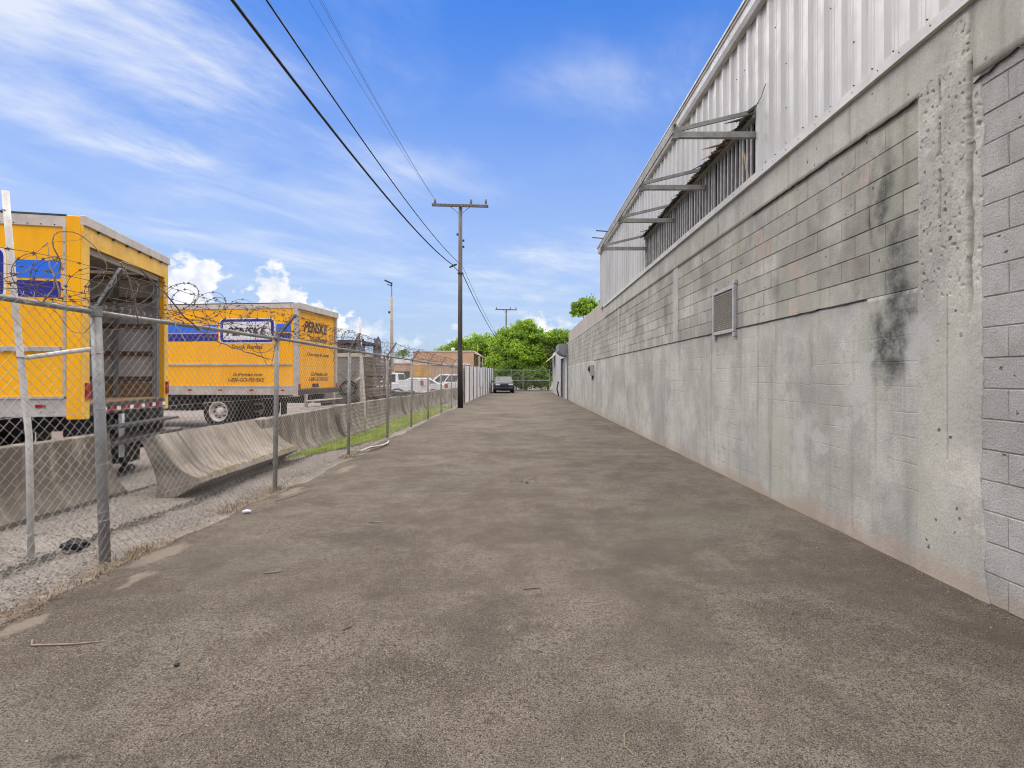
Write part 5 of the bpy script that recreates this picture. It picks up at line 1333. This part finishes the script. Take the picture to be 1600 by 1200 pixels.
# ------------------------------------------------------------------ trees
def tree(loc, label, trunk_h, blobs_, nleaf, size, mats, seed, trunk_r=.18, group=None):
    t_ = tag(empty('tree', loc), label, 'tree', group); rg = random.Random(seed)
    mb = MB(); mb.tube([(0, 0, -.2), (.05, 0, trunk_h*.5), (-.05, .05, trunk_h)], [trunk_r*1.2, trunk_r, trunk_r*.75], 9)
    for (bx_, by_, bz_, rx, ry, rz_) in blobs_:
        mid = Vector((bx_*.45+rg.uniform(-.2, .2), by_*.45, trunk_h+(bz_-trunk_h)*.45))
        mb.tube([(0, 0, trunk_h*.8), mid, (bx_, by_, bz_)], [trunk_r*.6, trunk_r*.35, trunk_r*.12], 6)
        for k in range(5):
            a = Vector((bx_+rg.gauss(0, rx*.5), by_+rg.gauss(0, ry*.5), bz_+rg.gauss(0, rz_*.5))); mb.tube([mid.lerp(Vector((bx_, by_, bz_)), rg.random()), a], [trunk_r*.15, .01], 4)
    mb.build('trunk', 'bark', t_, smooth=True)
    tot = sum(b_[3]*b_[4]*b_[5] for b_ in blobs_)
    cr = {m: MB() for m in set(mats)}
    for (bx_, by_, bz_, rx, ry, rz_) in blobs_:
        n = int(nleaf*(rx*ry*rz_)/tot)
        ncl = max(6, n//38)
        for c in range(ncl):
            # twig clumps sit mostly near the outside of the blob
            while True:
                d = Vector((rg.uniform(-1, 1), rg.uniform(-1, 1), rg.uniform(-1, 1)))
                if .05 < d.length < 1: break
            d = d.normalized()*(d.length**.45)*rg.uniform(.75, 1.12)
            cc = Vector((bx_+d.x*rx, by_+d.y*ry, bz_+d.z*rz_)); cs = rg.uniform(.22, .5)*min(1, max(rx, rz_)/1.6)*1.3
            mb = cr[rg.choice(mats)]
            for k in range(n//ncl):
                p = cc+Vector((rg.gauss(0, cs*.5), rg.gauss(0, cs*.5), rg.gauss(0, cs*.38)))
                nrm = Vector((rg.gauss(0, .8), rg.gauss(-.35, .8), rg.gauss(.7, .5))).normalized(); u = nrm.orthogonal().normalized(); u.rotate(Matrix.Rotation(rg.uniform(0, 6.28), 3, nrm)); v = nrm.cross(u)
                s_ = size*rg.uniform(.6, 1.3); fold = nrm*s_*.18
                mb.add([p-u*s_, p+v*s_*.42-fold, p+u*s_, p-v*s_*.42-fold], [(0, 1, 2), (0, 2, 3)])
    for m, mb in cr.items():
        o = mb.build('crown', m, t_); stuff(o)
    return t_
tree((.6, 60, 0), 'big bright green leafy tree directly behind the wire gate', 2.6, [(-.4, 0, 6.2, 1.7, 1.5, 1.7), (-2.0, .2, 5.2, 1.9, 1.5, 1.7), (1.0, -.3, 5.4, 1.7, 1.4, 1.6), (-.6, -1.2, 3.9, 2.4, 1.5, 1.6), (-2.6, -.8, 3.2, 1.6, 1.3, 1.4), (1.2, -1.0, 3.6, 1.5, 1.2, 1.4), (.4, 0, 7.3, .9, .9, .8)], 30000, .17, ['leaf', 'leaf', 'leaf_dark'], 1)
tree((4.1, 60.5, 0), 'leafy green tree with brownish underside beside the rear building', 2.4, [(0, 0, 5.6, 1.8, 1.4, 1.2), (-1.4, -.2, 5.1, 1.4, 1.2, 1.1), (1.3, .3, 5.6, 1.4, 1.2, 1.1)], 15000, .17, ['leaf', 'leaf_dark'], 2)
tree((3.1, 59.3, 0), 'tangle of brown dry creeper hanging under the leafy tree', 2.0, [(0, 0, 3.6, 1.5, 1.0, 1.3), (.4, -.3, 2.2, 1.7, .9, 1.2)], 9000, .15, ['leaf_brown', 'leaf_brown', 'leaf_dark'], 3, .1)
tree((-4.9, 66, 0), 'rounded green tree behind the flat roof of the peach building', 3.0, [(0, 0, 5.2, 2.3, 2, 1.5), (-2.2, .2, 4.9, 1.8, 1.6, 1.3), (-4.0, .2, 4.4, 1.6, 1.4, 1.1), (2.2, -.5, 4.7, 1.8, 1.6, 1.7), (2.0, -1, 3.0, 1.8, 1.4, 1.4)], 20000, .18, ['leaf', 'leaf_dark'], 4)
tree((5.0, 40, 0), 'small leafy tree top showing above the parapet', 5.6, [(-.1, 0, 6.9, .9, .9, .6), (-.6, 0, 6.5, .55, .6, .4), (.6, 0, 7.1, .6, .6, .4)], 3600, .14, ['leaf', 'leaf_dark'], 5, .1)
tree((-.5, 57.3, 0), 'low dark green shrub growing against the wire gate', .8, [(-1.2, 0, 1.6, 1.1, .8, 1.3), (.8, 0, 1.4, 1.3, .8, 1.2), (2.7, 0, 1.3, 1.2, .8, 1.1), (0, .3, 2.5, 1.6, .7, 1)], 14000, .14, ['leaf_dark'], 6, .07)
# hedge line far behind so that the horizon closes
for k, (x, y) in enumerate(((-22, 84), (-30, 80))):
    tree((x, y, 0), ('distant low green tree beyond the palm', 'distant low green tree beyond the trucks')[k], 1.6, [(0, 0, 2.6, 3.0, 2, 1.5), (2.4, .2, 2.3, 2.4, 1.8, 1.3), (-2.4, .2, 2.2, 2.4, 1.8, 1.3)], 3600, .26, ['leaf', 'leaf_dark'], 30+k, .2, 'distant trees beyond the yard')
# palm
pm = tag(empty('palm_tree', (-15.7, 70, 0)), 'small palm with drooping fronds beyond the yard', 'palm tree')
MB().tube([(0, 0, -.2), (.1, 0, 2.5), (0, 0, 4.9)], [.2, .16, .15], 9).build('trunk', 'bark', pm, smooth=True)
rg = random.Random(3)
for k in range(20):
    a = k*2.4; up = rg.uniform(.1, 1.2); L = rg.uniform(.85, 1.15); mb = MB(); d = Vector((math.cos(a), math.sin(a), 0)); sd = Vector((-math.sin(a), math.cos(a), 0)); prev = Vector((0, 0, 4.85))
    for j in range(9):
        t_ = (j+1)/9; q = Vector((0, 0, 4.85))+d*L*t_*1.1+Vector((0, 0, up*t_*1.4-1.6*t_*t_))
        for s_ in (-1, 1):
            tip = q+sd*s_*.32*(1-.5*abs(t_-.4))+Vector((0, 0, -.16)); mb.add([prev, q, tip], [(0, 1, 2)])
        prev = q
    mb.build('frond', 'palm_leaf', pm)

# ------------------------------------------------------------------ litter
rg = random.Random(17)
def twig(pts, r, label, mat='twig'):
    tag(MB().tube(pts, [r*(1-.4*k/len(pts)) for k in range(len(pts))], 5).build('twig', mat), label, 'twig')
twig([(-2.77, 2.98, .008), (-2.72, 2.92, .008), (-2.5, 2.93, .009), (-2.35, 2.97, .006)], .006, 'pale crooked twig lying on the asphalt near the oval patch')
twig([(-2.95, 6.35, .006), (-2.85, 6.6, .006), (-2.78, 6.95, .006)], .006, 'dry stalk lying beside the asphalt edge near the crushed cup')
twig([(.45, 2.08, .004), (.42, 2.12, .010), (.435, 2.2, .006), (.48, 2.24, .004)], .0025, 'thin curved straw in the middle of the asphalt')
for k, (x, y, a, lab) in enumerate(((-1.95, 4.0, .3, 'dark curled twig'), (-1.05, 3.1, 1.0, 'short dark twig'), (.02, 3.7, .2, 'dark bent twig'), (-1.55, 5.4, .1, 'small dark stick'))):
    twig([(x, y, .006), (x+.07*math.cos(a), y+.05*math.sin(a), .008), (x+.14*math.cos(a+.4), y+.12*math.sin(a), .006)], .006, lab+' lying flat on the grey asphalt', 'vine')
# shoe-like black scrap on the gravel
sh = lump('black_scrap', 'shoe', -3.86, 4.55, .045, .10, .055, .045, 4, None, .5); tag(sh, 'black crumpled scrap lying on gravel beside the thick fence post', 'scrap')
cu = MB(); cu.tube([(-3.06, 5.78, .012), (-3.02, 5.80, .018), (-2.98, 5.81, .012)], [.016, .021, .014], 10); tag(cu.build('crushed_cup', 'decal_white', smooth=True), 'crushed white cup lying at the edge of the asphalt', 'cup')
for k in range(2):
    y0 = 10.35; pts = [(-3.22+.05*k, y0+.05*k, .03), (-3.10+.04*k, y0+.35, .05+.02*k), (-2.98+.03*k, y0+.8, .045), (-2.97+.02*k, y0+1.3, .03), (-3.02, y0+1.7, .03)]
    tag(MB().tube(pts, .015, 8).build('loose_pipe', 'white_pipe' if k else 'galv', smooth=True), ('pale' if k else 'grey')+' bent loose pipe lying at the foot of the wire fence', 'pipe')
tag(lump('asphalt_crumb', 'shoe', -1.78, 2.72, .008, .015, .012, .010, 8), 'small black lump lying on the open asphalt', 'lump')
mb = MB()
for k in range(16): rock(mb, .14+rg.gauss(0, .16), 7.55+rg.gauss(0, .14), .003, rg.uniform(.008, .02), rg)
stuff(tag(mb.build('asphalt_crumbs', 'shoe'), 'cluster of small dark crumbs on the pale asphalt', 'crumbs'))
